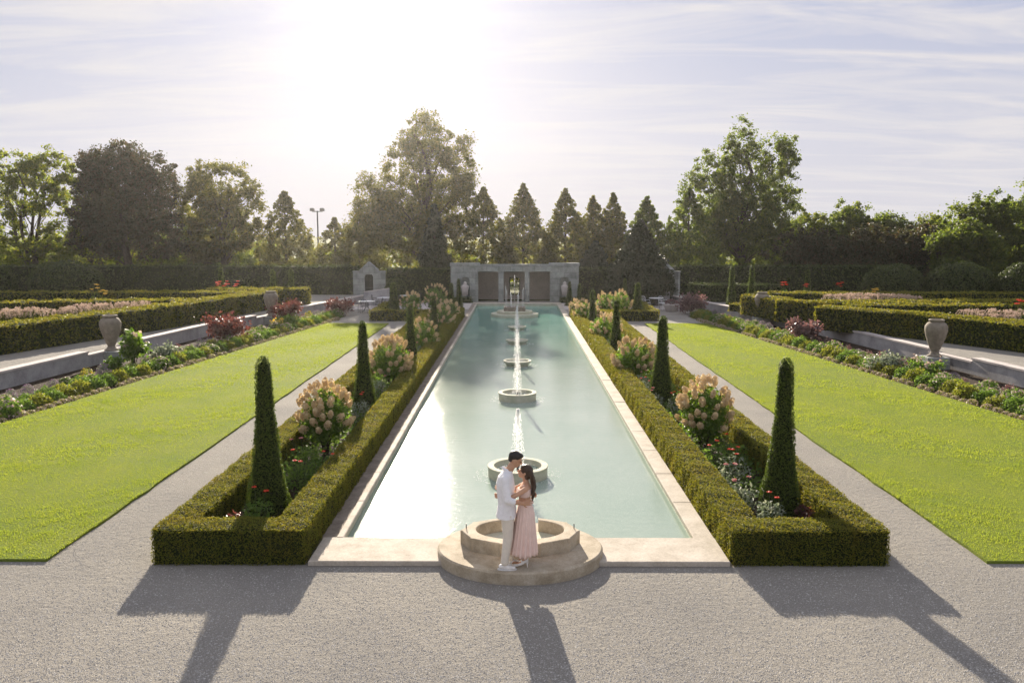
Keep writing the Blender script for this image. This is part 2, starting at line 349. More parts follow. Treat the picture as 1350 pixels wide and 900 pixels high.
# pool
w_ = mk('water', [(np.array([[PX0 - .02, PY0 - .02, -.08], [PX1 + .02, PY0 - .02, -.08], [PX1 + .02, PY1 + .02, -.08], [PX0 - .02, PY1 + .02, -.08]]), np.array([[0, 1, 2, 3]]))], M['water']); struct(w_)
pw = thing('pool_surround', (0, 0, 0), 'pale stone coping and inner walls framing the long pool', 'pool edge')
mk('pool_wall', [box(PX0 - .16, PX0, PY0, PY1, -1, .02), box(PX1, PX1 + .16, PY0, PY1, -1, .02), box(PX0 - .16, PX1 + .16, PY0 - .15, PY0, -1, .02), box(PX0 - .16, PX1 + .16, PY1, PY1 + .15, -1, .02)], M['wet_stone'], pw)
sl_ = []; sr_ = []
y = PY0
while y < PY1:
    y2 = min(y + 1.9, PY1)
    d1, d2 = random.uniform(-.006, .006), random.uniform(-.006, .006)
    sr_.append(bevbox(PX1 - .03, PX1 + .31 + d1, y + .004, y2 - .004, .021, .075 + d2, .012)); sl_.append(bevbox(PX0 - .09, PX0 + .03, y + .004, y2 - .004, .021, .09 + d1, .012)); y = y2
mk('ledge', [box(PX0 - .36, PX0 - .092, PY0 - .3, PY1, .004, .03)], M['ledge'], pw); mk('side_coping', sl_, M['coping'], pw); mk('side_coping', sr_, M['coping'], pw)
for (a, b) in ((-3.2, -1.15), (1.27, 3.28)): mk('front_coping', [bevbox(a, b, 12.27, PY0 + .02, .004, .082, .012)], M['coping'], pw)
mk('rear_coping', [bevbox(-3.2, 3.28, PY1 - .02, PY1 + .9, .021, .13, .015)], M['coping'], pw)
# patio at the far end


# cut out pool from patio: built as two wings instead

sheet('patio_paving', [(-12.6, 57), (-3.3, 57), (-3.3, 63.2), (-11.2, 63.2)], .004, M['wall_cap'])
sheet('patio_paving', [(3.3, 57), (12.2, 57), (11, 63.2), (3.3, 63.2)], .004, M['wall_cap'])
# lawns: raised turf slabs + blades
for s in (-1, 1):
    nm = 'left' if s < 0 else 'right'
    ys = np.linspace(12.42, 47.5, 60); xin = 7.31 + rng.uniform(-.03, .03, 60); xo = np.array([lx(v) for v in ys])
    V = []; 
    for i in range(60): V += [[s * xin[i], ys[i], 0], [s * xin[i], ys[i], .045], [s * xo[i], ys[i], .045], [s * xo[i], ys[i], 0]]
    F = []
    for i in range(59):
        for k in range(3):
            q = [4 * i + k, 4 * i + k + 1, 4 * i + 4 + k + 1, 4 * i + 4 + k]; F.append(q if s < 0 else q[::-1])
    F.append([0, 3, 2, 1]); F.append([236, 237, 238, 239])
    struct(mk('lawn', [(np.array(V), np.array(F))], M['lawn']))
    ch = []
    for (ya, yb, dens, hh, ww) in ((12.42, 18, 1900, .026, .012), (18, 27, 800, .028, .02), (27, 47.5, 260, .03, .035)):
        n = int((yb - ya) * 7.6 * dens); yy = rng.uniform(ya, yb, n); t_ = rng.uniform(0, 1, n); xx = 7.3 + t_ * (np.array([13.8 - .115 * (v - 22) for v in yy]) - 7.3)
        keep = xx < .675 * yy * 1.0 + .6 * 1 if False else xx < .64 * (yy + .7) + .4; xx, yy = xx[keep], yy[keep]; n = len(xx)
        # tufts: heights follow a slow random field
        fld = .5 + .5 * np.sin(xx * 5.1 + 2 * np.sin(yy * 1.7)) * np.sin(yy * 6.3 + 2 * np.sin(xx * 2.3)); h = hh * (.5 + .9 * fld * (np.sin(xx * 1.3 + yy * .7) * .5 + .5) + .35 * rng.random(n)); h = np.where((xx < 7.34), h * 1.3, h)
        a = rng.uniform(0, 2 * math.pi, n); ln = rng.normal(size=(n, 2)) * .35 * h[:, None]
        B = np.stack([s * xx, yy, np.full(n, .04)], 1); dxy = np.stack([np.cos(a), np.sin(a), np.zeros(n)], 1) * ww * .5
        Vv = np.empty((n, 3, 3)); Vv[:, 0] = B - dxy; Vv[:, 1] = B + dxy; Vv[:, 2] = B + np.concatenate([ln, h[:, None]], 1)
        ch.append((Vv.reshape(-1, 3), np.arange(3 * n).reshape(n, 3)))
    tag(mk('lawn_grass', ch, M['blade']), 'short bright green grass blades of the %s lawn' % nm, 'grass', kind='stuff')
# pebbles in front
def pebbles():
    n = 150000; yy = 8.3 + (24 - 8.3) * rng.random(n) ** 1.9; xx = rng.uniform(-1, 1, n) * (.62 * yy + .6)
    inside = ((np.abs(xx) < 5.9) & (yy > 12.2)) | ((np.abs(xx) > 7.28) & (yy > 12.38)) | ((np.abs(xx) > 3.2) & (np.abs(xx) < 5.9) & (yy > 12.2)) | (((xx - .06) / 1.34) ** 2 + ((yy - 12.66) / 1.13) ** 2 < 1)
    xx, yy = xx[~inside], yy[~inside]; n = len(xx); s = rng.uniform(.005, .013, n)
    O = np.array([[1, 0, 0], [0, 1, 0], [-1, 0, 0], [0, -1, 0], [0, 0, .5]]); a = rng.uniform(0, 6.28, n)
    o5 = O[None] * (1 + .35 * rng.uniform(-1, 1, (n, 5, 1))); X = o5[..., 0] * np.cos(a)[:, None] - o5[..., 1] * np.sin(a)[:, None]; Y = o5[..., 0] * np.sin(a)[:, None] + o5[..., 1] * np.cos(a)[:, None]
    V = np.stack([X, Y, o5[..., 2]], 2) * s[:, None, None] + np.stack([xx, yy, np.zeros(n)], 1)[:, None]
    F = (np.array([[0, 1, 4], [1, 2, 4], [2, 3, 4], [3, 0, 4]])[None] + 5 * np.arange(n)[:, None, None]).reshape(-1, 3)
    tag(mk('loose_gravel', [(V.reshape(-1, 3), F)], M['pebble']), 'loose pale gravel chips across the forecourt', 'gravel', kind='stuff')
pebbles()
# terraces behind the walls
TZ = .5
for s in (-1, 1):
    sheet('terrace_ground', [(s * 60, 64), (s * (wx(64) + .3), 64), (s * (wx(41) + .3), 41), (s * (wx(10) + .3), 10), (s * 60, 10)][::s], TZ, M['gravel'])
    # soil of the border bed
    sheet('bed_soil', [(s * (lx(20) + .02), 20), (s * (wx(20) + .02), 20), (s * (wx(58) + .02), 58), (s * (lx(58) - 0.1), 58)][::s] if False else [(s * (lx(14)), 14), (s * wx(14), 14), (s * wx(41), 41), (s * wx(56), 56), (s * (lx(50) + .1), 52)][::s], .012, M['soil'])
    sheet('bed_soil', rect(*( (3.5, 5.45) if s > 0 else (-5.45, -3.45)), 12.6, 52), .016, M['soil'])

# ------------------------------------------------------------------ terrace walls
def wall_seg(s, ya, yb, top=.62, label='', low=False):
    th = .34
    p = lambda y, o: (s * (wx(y) + o), y)
    t = thing('low_wall' if low else 'terrace_wall', (0, 0, 0), label, 'wall', 'terrace walls beside the borders')
    fc = []
    caps = []; n = max(1, int((yb - ya) / 1.6)); st = (yb - ya) / n
    for i in range(n):
        a, b = ya + i * st + .004, ya + (i + 1) * st - .004; q = [p(a - .004, 0), p(a - .004, th), p(b + .004, th), p(b + .004, 0)]; fc.append(quadprism(q if s > 0 else q[::-1], -.01, top - .07)); qq = [p(a, -.04), p(a, th + .04), p(b, th + .04), p(b, -.04)]
        if s < 0: qq = qq[::-1]
        caps.append(quadprism(qq, top - .069, top + random.uniform(-.003, .003)))
    mk('wall_face', fc, M['wall_stone'], t); mk('coping', caps, M['wall_cap'], t); return t
UR = {-1: (33.0, 47.4), 1: (31.5, 46.7)}
for s, nm in ((-1, 'left'), (1, 'right')):
    u1, u2 = UR[s]
    wall_seg(s, 14, u1 - 1.35, label='grey stone wall nearest the camera on the %s terrace' % nm)
    wall_seg(s, u1 + 1.35, u2 - 1.1, label='grey stone wall between the two urns of the %s terrace' % nm)
    wall_seg(s, u2 + 1.1, 62.5, label='grey stone wall beyond the far urn of the %s terrace' % nm)
    wall_seg(s, u1 - 1.35, u1 + 1.35, .49, 'lower wall section carrying the near urn of the %s terrace' % nm, True)
    wall_seg(s, u2 - 1.1, u2 + 1.1, .49, 'lower wall section carrying the far urn of the %s terrace' % nm, True)
def urn(loc, label):
    t = thing('stone_urn', loc, label, 'urn', 'tall stone urns along the terrace walls')
    mk('pedestal', [bevbox(-.42, .42, -.36, .36, -.42, .07, .02)], M['limestone'], t)
    mk('base', [lathe([(.0, .07), (.26, .07), (.27, .11), (.2, .15), (.15, .22), (.14, .27)], 28)], M['urn_stone'], t, True)
    mk('body', [lathe([(.14, .27), (.2, .4), (.28, .62), (.36, .86), (.405, 1.08), (.40, 1.22), (.33, 1.34), (.25, 1.39), (.25, 1.39)], 32)], M['urn_stone'], t, True)
    mk('rim', [lathe([(.23, 1.38), (.27, 1.42), (.285, 1.46), (.27, 1.49), (.2, 1.49), (.17, 1.36), (0, 1.3)], 32)], M['urn_stone'], t, True)
    return t
urn((-16.2, 33, .40), 'tall stone urn on the left terrace wall, nearest the camera on the left')
urn((-14.0, 47.4, .40), 'small looking stone urn farther along the left terrace wall, beside red foliage')
urn((15.9, 31.5, .40), 'tall stone urn in the gap of the right terrace wall, the nearest there')
urn((13.75, 46.7, .40), 'stone urn farther along the right terrace wall, beside the hedge end')

# ------------------------------------------------------------------ fountains
def spray(h, top_w, n=420, base_w=.1):
    """jet of droplets: a rising core and drops falling round it"""
    z = h * (1 - rng.random(n) ** 1.6 * 1.0); up = rng.random(n) < .45
    r = np.where(up, .004 + .03 * rng.random(n), (base_w * (1 - z / h) ** .6 + .02) * rng.random(n) ** .5); a = rng.uniform(0, 6.28, n)
    P = np.stack([r * np.cos(a), r * np.sin(a), z], 1); s = rng.uniform(.003, .008, n); ln = rng.uniform(1.2, 4.5, n)
    O = np.array([[1, 0, 0], [0, 1, 0], [-1, 0, 0], [0, -1, 0], [0, 0, 1], [0, 0, -1]], float)[None].repeat(n, 0); O[..., 2] *= ln[:, None]
    V = P[:, None] + O * s[:, None, None]
    F = (np.array([[0, 1, 4], [1, 2, 4], [2, 3, 4], [3, 0, 4], [1, 0, 5], [2, 1, 5], [3, 2, 5], [0, 3, 5]])[None] + 6 * np.arange(n)[:, None, None]).reshape(-1, 3)
    return (V.reshape(-1, 3), F)
def splash(r0, r1, n=260, h=.06):
    r = rng.uniform(r0, r1, n); a = rng.uniform(0, 6.28, n); z = h * rng.random(n) ** 2; s = rng.uniform(.005, .014, n)
    P = np.stack([r * np.cos(a), r * np.sin(a), z], 1); O = np.array([[1, 0, 0], [0, 1, 0], [-1, 0, 0], [0, -1, 0], [0, 0, 1]], float)[None]
    V = P[:, None] + O * s[:, None, None]; F = (np.array([[0, 1, 4], [1, 2, 4], [2, 3, 4], [3, 0, 4]])[None] + 5 * np.arange(n)[:, None, None]).reshape(-1, 3)
    return (V.reshape(-1, 3), F)
def ring_fountain(y, r, jh, label, bowl=False):
    t = thing('ring_fountain', (0.03, y, -.08), label, 'fountain', 'ring fountains down the middle of the pool')
    prof = [(r * .97, -.3), (r * .98, .19), (r, .205), (r, .23), (r * .99, .238), (r * .79, .238), (r * .78, .22), (r * .77, -.05)] if not bowl else [(r * .75, -.3), (r * .78, .06), (r * .95, .13), (r, .19), (r * .99, .21), (r * .84, .21), (r * .8, .16), (r * .7, .02)]
    mk('rim', [lathe(prof, 56)], M['wet_stone'], t, False)
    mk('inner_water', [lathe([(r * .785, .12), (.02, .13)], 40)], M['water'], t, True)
    mk('nozzle', [lathe([(.0, .05), (.03, .05), (.03, .22), (.018, .25), (0, .25)], 12)], M['metal'], t, True)
    j = mk('water_jet', [spray(jh, .1, 1500, .16)], M['spray'], t); j.location = (0, 0, .2)
    mk('splash', [(splash(0.05, r * .75, 300, .08)[0] + np.array([0, 0, .13]), splash(0.05, r * .75, 300)[1]), splash(r * 1.0, r * 1.5, 220, .03)], M['spray'], t)
    return t
ring_fountain(17.42, .65, 1.25, 'first round stone ring fountain behind the couple')
ring_fountain(25.8, .60, 1.25, 'second stone ring fountain, in the bright middle of the pool')
ring_fountain(32.7, .56, 1.2, 'third fountain ring with a wide overflowing lip', True)
ring_fountain(39.3, .54, 1.2, 'fourth fountain ring in the green water', True)
ring_fountain(45.2, .50, 1.1, 'fifth and farthest small ring before the tiered fountain', True)
t = thing('tiered_fountain', (-.12, 53, -.08), 'stepped round stone fountain with several upright jets before the pavilion', 'fountain')
mk('lower_step', [lathe([(1.5, -.3), (1.52, .16), (1.50, .2), (0, .2)], 56)], M['wet_stone'], t)
mk('upper_step', [lathe([(1.12, .2), (1.13, .34), (1.1, .37), (0, .37)], 56)], M['wet_stone'], t)
mk('plinth', [bevbox(-.68, .68, -.68, .68, .37, .62, .03)], M['urn_stone'], t)
for (a, b, h) in ((0, 0, 2.0), (-.5, -.4, 1.1), (.5, -.4, 1.1), (-.25, .3, .9), (.25, .3, .9), (-.58, .2, 1.3), (.58, .2, 1.2), (.2, -.5, .8), (-.2, -.5, .8)):
    j = mk('water_jet', [spray(h, .03, 200, .015)], M['spray'], t); j.location = (a, b, .6)
mk('splash', [splash(.1, .7, 300, .1)], M['spray'], t).location = (0, 0, .62)
# front platform and scalloped basin
t = thing('stone_platform', (.06, 12.66, 0), 'round pale stone platform the couple stand on at the pool head', 'platform')
mk('slab', [lathe([(1.30, -.05), (1.30, .165), (1.285, .18), (1.272, .19), (0, .19)], 96, sx=1, sy=.84)], M['basin_stone'], t)
t = thing('scalloped_basin', (.06, 12.66, .19), 'open scalloped stone basin ring on the round platform', 'basin')
def basin():
    """C-shaped ring: lightly scalloped outside, oval inside, open at the back"""
    n = 160; g = .30; h = .215
    def ring(rx, ry, cy, z, sc, gx=g):
        a0 = math.acos(gx / rx); a = np.linspace(math.pi - a0, 2 * math.pi + a0, n)
        k = (a / (2 * math.pi / 10)) % 1.0; f = 1 + sc * (-.035 * np.sin(k * math.pi) + .02 * (np.abs(k - .5) > .44))
        x = rx * f * np.cos(a); x[0] = -gx; x[-1] = gx
        return np.stack([x, cy + ry * f * np.sin(a), np.full(n, z)], 1)
    V = np.concatenate([ring(.93, .62, .10, 0, 1), ring(.93, .62, .10, h - .012, 1), ring(.918, .608, .10, h, 1), ring(.712, .472, .15, h, 0), ring(.70, .46, .15, h - .012, 0), ring(.70, .46, .15, 0, 0)]); F = []
    for k in range(5):
        for i in range(n - 1): F.append([k * n + i, k * n + i + 1, (k + 1) * n + i + 1, (k + 1) * n + i])
    for i in (0, n - 1):
        q = [k * n + i for k in range(6)]; F.append([q[0], q[1], q[4], q[5]]); F.append([q[1], q[2], q[3], q[4]])
    return (V, np.array(F))
mk('basin_ring', [basin()], M['basin_stone'], t)
mk('basin_floor', [lathe([(.69, .02), (0, .02)], 60, sx=1, sy=.64)], M['wet_stone'], t).location = (0, .15, 0)
for sx in (-.86, .86): mk('spout_pipe', tube([(sx, .18, .2), (sx, .18, .29)], [.008, .008], 8), M['metal'], t)

# ------------------------------------------------------------------ hedges
def hedge_leaves(x0, x1, y0, y1, z0, z1, dens, size, sides='tnsew', rough=.012):
    """leaf points over the chosen faces of a clipped block; corners rounded a little"""
    P = []; Nn = []
    def add(n, f, nv):
        p = f(rng.random(n), rng.random(n)); p = p + rng.normal(size=p.shape) * rough; P.append(p); Nn.append(np.repeat(np.array([nv], float), n, 0))
    w, l, h = x1 - x0, y1 - y0, z1 - z0
    if 't' in sides: add(int(w * l * dens), lambda a, b: np.stack([x0 + a * w, y0 + b * l, np.full(len(a), z1)], 1), (0, 0, 1))
    if 's' in sides: add(int(w * h * dens), lambda a, b: np.stack([x0 + a * w, np.full(len(a), y0), z0 + b * h], 1), (0, -1, 0))
    if 'n' in sides: add(int(w * h * dens), lambda a, b: np.stack([x0 + a * w, np.full(len(a), y1), z0 + b * h], 1), (0, 1, 0))
    if 'w' in sides: add(int(l * h * dens), lambda a, b: np.stack([np.full(len(a), x0), y0 + a * l, z0 + b * h], 1), (-1, 0, 0))
    if 'e' in sides: add(int(l * h * dens), lambda a, b: np.stack([np.full(len(a), x1), y0 + a * l, z0 + b * h], 1), (1, 0, 0))
    P = np.concatenate(P); Nn = np.concatenate(Nn)
    # round the upper edges and let the surface wander
    cx = np.clip(P[:, 0], x0 + .06, x1 - .06); cy = np.clip(P[:, 1], y0 + .06, y1 - .06); cz = np.minimum(P[:, 2], z1 - .06)
    d = P - np.stack([cx, cy, cz], 1); L = np.linalg.norm(d, axis=1, keepdims=True); far_ = (L > .06)[:, 0]
    P[far_] = (P - d + d / np.maximum(L, 1e-6) * (.06 + .012 * rng.normal(size=(len(P), 1))))[far_]
    wv = .010 * (np.sin(P[:, 0] * 5 + P[:, 1] * 3.3) + np.sin(P[:, 1] * 7.7 + P[:, 2] * 9) + .7 * np.sin(P[:, 1] * 17 + P[:, 0] * 11))
    P += Nn * wv[:, None]
    return leaves(P, Nn, size, .9, .6)
def box_hedge_ring(s):
    xi, xo = (3.30, 5.72) if s > 0 else (3.25, 5.62)
    H = .57; W = .56
    t = thing('box_hedge', (0, 0, 0), 'low clipped box hedge framing the %s flower bed beside the pool' % ('right' if s > 0 else 'left'), 'hedge', 'long low hedges on both sides of the pool')
    core = []; lv = []
    def blk(xa, xb, ya, yb, sides):
        if s < 0: xa, xb = -xb, -xa; sides = sides.translate(str.maketrans('ew', 'we'))
        g = .035; core.append(box(xa + g, xb - g, ya + g * (1 if 's' in sides else -1), yb - g * (1 if 'n' in sides else -1), 0, H - g))
        cuts = [12.3, 16, 20, 26, 34, 52]; dn = [4200, 3200, 2000, 1000, 500]; sz = [.026, .030, .038, .055, .08]
        for i in range(5):
            a, b = max(ya, cuts[i]), min(yb, cuts[i + 1])
            if b <= a: continue
            sd = sides
            if a > ya: sd = sd.replace('s', '')
            if b < yb: sd = sd.replace('n', '')
            lv.append(hedge_leaves(xa, xb, a, b, .0, H, dn[i], sz[i], sd))
    blk(xi, xi + W, 12.3, 52, 'tewns'); blk(xo - W, xo, 12.3, 50.5, 'tewns'); blk(xi + W - .04, xo - W + .04, 12.3, 12.3 + .62, 'tns')
    blk(xi + W - .04, xo - W + .04, 50.0, 50.5, 'tns')
    mk('branches', core, M['core'], t); mk('foliage', lv, M['hedge'], t)
for s in (-1, 1): box_hedge_ring(s)

def band(name, label, pts, width, z0, h, matn, dens=120, size=.13, group=None):
    """clipped hedge following a polyline"""
    t = thing(name, (0, 0, 0), label, 'hedge', group)
    core = []; P = []; Nn = []
    for i in range(len(pts) - 1):
        a, b = Vector(pts[i]), Vector(pts[i + 1]); d = (b - a); L = d.length; d.normalize(); p = Vector((-d.y, d.x)); w2 = width / 2
        a2 = a - d * w2 * .98; b2 = b + d * w2 * .98; c2 = w2 - .05; L2 = L + width
        q = [a2 - p * c2 + d * .05, b2 - p * c2 - d * .05, b2 + p * c2 - d * .05, a2 + p * c2 + d * .05]
        core.append(quadprism([tuple(v) for v in q], z0, z0 + h - .05 - .002 * i))
        def pt(u, v, z): return np.stack([a2.x + d.x * u * L2 + p.x * v * w2, a2.y + d.y * u * L2 + p.y * v * w2, z], 1)
        for (ar, f, nv) in ((L2 * width, lambda n: pt(rng.random(n), rng.uniform(-1, 1, n), np.full(n, z0 + h)), (0, 0, 1)),
                            (L2 * h, lambda n: pt(rng.random(n), np.full(n, -1.0), z0 + h * rng.random(n)), (-p.x, -p.y, 0)),
                            (L2 * h, lambda n: pt(rng.random(n), np.full(n, 1.0), z0 + h * rng.random(n)), (p.x, p.y, 0)),
                            (width * h, lambda n: pt(np.full(n, 0.0), rng.uniform(-1, 1, n), z0 + h * rng.random(n)), (-d.x, -d.y, 0)),
                            (width * h, lambda n: pt(np.full(n, 1.0), rng.uniform(-1, 1, n), z0 + h * rng.random(n)), (d.x, d.y, 0))):
            n = int(ar * dens); P.append(f(n)); Nn.append(np.repeat(np.array([nv], float), n, 0))
    P = np.concatenate(P) + rng.normal(size=(sum(map(len, P)), 3)) * size * .22; Nn = np.concatenate(Nn)
    P += Nn * (.035 * np.sin(P[:, 0] * 3.1 + P[:, 1] * 2.3) + .02 * np.sin(P[:, 0] * 9 + P[:, 1] * 7))[:, None]
    mk('branches', core, M['core'], t); mk('foliage', [leaves(P, Nn, size, .9, .6)], M[matn], t); return t
GM = 'clipped maze hedges on the terraces'
TH = 1.1
band('clipped_hedge', 'long clipped hedge beside the left terrace path', [(-20.4, 31.2), (-17.6, 41), (-16.6, 46.8), (-15.7, 51.5)], 1.35, TZ, TH, 'hedge', 230, .10, GM)
band('clipped_hedge', 'short lit hedge end at the left edge of the photograph', [(-25.5, 30.2), (-20.9, 29.3)][:2], .9, TZ, 1.0, 'hedge', 260, .09, GM)
band('clipped_hedge', 'hedge crossing behind the pink grasses of the left maze', [(-31, 42), (-24, 44), (-18.2, 45.2)], 1.1, TZ, TH, 'hedge', 160, .12, GM)
band('clipped_hedge', 'rear hedge of the left maze in front of the dark trees', [(-34, 50.5), (-24, 51), (-16.6, 51.2)], 1.1, TZ, TH, 'hedge', 150, .13, GM)
band('clipped_hedge', 'small far hedge of the left terrace near the arched niche', [(-19.5, 54.3), (-14.2, 54.5)], 1.2, TZ, TH, 'hedge', 150, .13, GM)
band('clipped_hedge', 'long clipped hedge curving along the right terrace path behind the near urn', [(25.5, 26.5), (21.0, 31.3), (18.0, 37.2), (15.5, 40.3)], 1.5, TZ, TH, 'hedge', 240, .10, GM)
band('clipped_hedge', 'straight hedge closing the red flower bed on the right terrace', [(17.2, 42), (32, 41.6)], 1.1, TZ, TH, 'hedge', 170, .12, GM)
band('clipped_hedge', 'hedge beside the far right urn with a yellow flower tuft', [(13.8, 48.0), (14.6, 44.3), (15.6, 43.6), (29, 45)], 1.3, TZ, TH, 'hedge', 190, .12, GM)
band('clipped_hedge', 'rearmost hedge line of the right maze', [(15, 50.6), (30, 50.4)], 1.1, TZ, TH, 'hedge', 150, .13, GM)
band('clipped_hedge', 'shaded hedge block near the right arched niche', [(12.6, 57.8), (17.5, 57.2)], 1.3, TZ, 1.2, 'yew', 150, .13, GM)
band('clipped_hedge', 'little knee high hedge before the far right urn', [(13.2, 50.3), (14.0, 48.9)], .6, TZ, .45, 'hedge', 200, .1, GM)
GY = 'tall dark yew hedge behind the garden'
band('yew_hedge', 'tall dark yew hedge left of the left stone niche', [(-46, 64.8), (-12.9, 64.8)], 1.3, 0, 2.68, 'yew', 60, .19, GY)
band('yew_hedge', 'tall dark yew hedge between the left niche and the pavilion', [(-9.4, 64.8), (-5.7, 64.8)], 1.3, 0, 2.45, 'yew', 60, .19, GY)
band('yew_hedge', 'tall dark yew hedge between the pavilion and the right niche', [(5.4, 65), (9.6, 65)], 1.2, 0, 2.5, 'yew', 60, .19, GY)
band('yew_hedge', 'tall dark yew hedge right of the right stone niche', [(12.5, 64.8), (42, 64.8)], 1.3, 0, 2.68, 'yew', 60, .19, GY)
band('low_hedge', 'low dark hedge at the foot of the left pavilion niche', [(-5.6, 62.6), (-3.6, 62.6)], .5, 0, .4, 'yew', 120, .12, 'low hedges at the pavilion')
band('low_hedge', 'low dark hedge at the foot of the right pavilion niche', [(3.5, 62.6), (5.3, 62.6)], .5, 0, .4, 'yew', 120, .12, 'low hedges at the pavilion')
for s, nm in ((-1, 'left'), (1, 'right')):
    a, b = (4.4, 8.1) if s > 0 else (4.4, 8.4)
    band('low_hedge', 'front hedge of the small far parterre beyond the %s lawn' % nm, [(s * a, 49.4), (s * b, 49.4)], .6, 0, .62, 'hedge', 220, .11, 'hedges of the small far parterres')
    band('low_hedge', 'side hedge of the small far parterre beyond the %s lawn' % nm, [(s * b, 50.4), (s * (b + .2), 55.5)], .6, 0, .6, 'hedge', 160, .11, 'hedges of the small far parterres')
    sheet('bed_soil', [(s * a, 49.6), (s * b, 49.6), (s * b, 55.5), (s * a, 55.5)][::s], .02, M['soil'])

# ------------------------------------------------------------------ clipped cones
def cone_mesh(name, h, rb, dens, size, label, loc, group, rt=None, matn='cone', lean=0):
    t = thing(name, loc, label, 'topiary', group)
    rt = rt or rb * .29
    zs = np.linspace(0, 1, 22)
    def rad(u): return np.where(u < .92, rb + (rt - rb) * np.clip(u, 0, .92) / .92 - .07 * np.sin(np.clip(u, 0, .92) / .92 * 3.14) * rb * 2, rt * np.sqrt(np.maximum(0, 1 - ((u - .92) / .08) ** 2))) * .93
    ph = rng.uniform(0, 6.28, 6)
    def wob(a, u): return 1 + .05 * np.sin(3 * a + 9 * u + ph[0]) + .045 * np.sin(2 * a - 17 * u + ph[1]) + .03 * np.sin(5 * a + 31 * u + ph[2])
    prof = [(float(rad(np.array(z))) * .9 + .001, float(z) * h * .985) for z in zs]
    mk('branches', [lathe(prof, 20)], M['core'], t, True)
    area = 2 * math.pi * (rb + rt) / 2 * h; n = int(area * dens); u = rng.random(n * 2); u = u[rng.random(n * 2) < rad(u) / rb * 1.0 + .12]; n = len(u)
    a = rng.uniform(0, 6.28, n); r = rad(u) * wob(a, u) + rng.normal(size=n) * size * .3
    P = np.stack([r * np.cos(a) + lean * u, r * np.sin(a), u * h], 1); Nn = np.stack([np.cos(a), np.sin(a), .15 + (u > .9) * 1.5], 1)
    mk('foliage', [leaves(P, Nn, size, .8, .5)], M[matn], t); return t
GC = 'clipped evergreen cones in the pool beds'
cl = [(-4.42, 14.4, 2.95, .44, 'clipped evergreen cone nearest the camera in the left bed, red flowers at its foot'),
      (-4.38, 23.6, 2.62, .40, 'second clipped evergreen cone from the front in the left bed'),
      (-4.12, 32.2, 2.42, .38, 'third clipped evergreen cone from the front in the left bed'),
      (-3.85, 38.8, 2.15, .36, 'fourth clipped evergreen cone from the front in the left bed'),
      (-4.05, 52.0, 2.1, .34, 'fifth clipped evergreen cone of the left bed, near the pavilion'),
      (-3.95, 57.0, 2.1, .34, 'farthest clipped evergreen cone of the left bed, right before the pavilion'),
      (4.72, 14.5, 2.92, .42, 'clipped evergreen cone nearest the camera in the right bed, small red flowers at its foot'),
      (4.25, 24.2, 2.72, .45, 'second clipped evergreen cone from the front in the right bed'),
      (4.10, 34.2, 2.45, .38, 'third clipped evergreen cone from the front in the right bed'),
      (4.05, 44.5, 2.15, .36, 'fourth clipped evergreen cone from the front in the right bed'),
      (4.05, 54.0, 1.95, .33, 'fifth clipped evergreen cone of the right bed, near the pavilion'),
      (3.80, 60.0, 1.75, .33, 'farthest clipped evergreen cone of the right bed, beside the pavilion')]
for (x, y, h, r, lb) in cl:
    d, sz = (1900, .042) if y < 20 else (1100, .055) if y < 28 else (550, .08)
    cone_mesh('topiary_cone', h, r, d, sz, lb, (x, y, 0), GC, lean=.02 if x > 0 else -.01)
GF = 'clipped evergreen cones in the far parterres'
cone_mesh('topiary_cone', 2.15, .55, 500, .09, 'broad dark evergreen cone in the small far parterre beyond the left lawn', (-7.6, 51.5, 0), GF)
cone_mesh('topiary_cone', 2.2, .5, 500, .09, 'evergreen cone above the small far parterre hedge beyond the right lawn', (7.35, 50.6, 0), GF)
cone_mesh('topiary_cone', 2.1, .32, 500, .09, 'slim evergreen cone farther back behind the right parterre', (7.5, 57.8, 0), GF)
GT = 'slim evergreen cones on the terraces'
for (x, y, h, lb) in ((-20.2, 57, 2.4, 'lone slim dark cone left of the red flowers on the left terrace'), (-16.8, 57.5, 2.2, 'left one of two slim cones near the far left urn'), (-15.4, 57, 2.3, 'right one of two slim cones near the far left urn'),
                      (13.9, 54, 2.6, 'left one of two slim cones behind the far right urn'), (14.9, 53, 2.65, 'right one of two slim cones behind the far right urn'), (19.3, 55.5, 2.3, 'lone slim cone in the middle of the right terrace')):
    cone_mesh('topiary_cone', h, .36, 400, .10, lb, (x, y, TZ), GT, rt=.12)

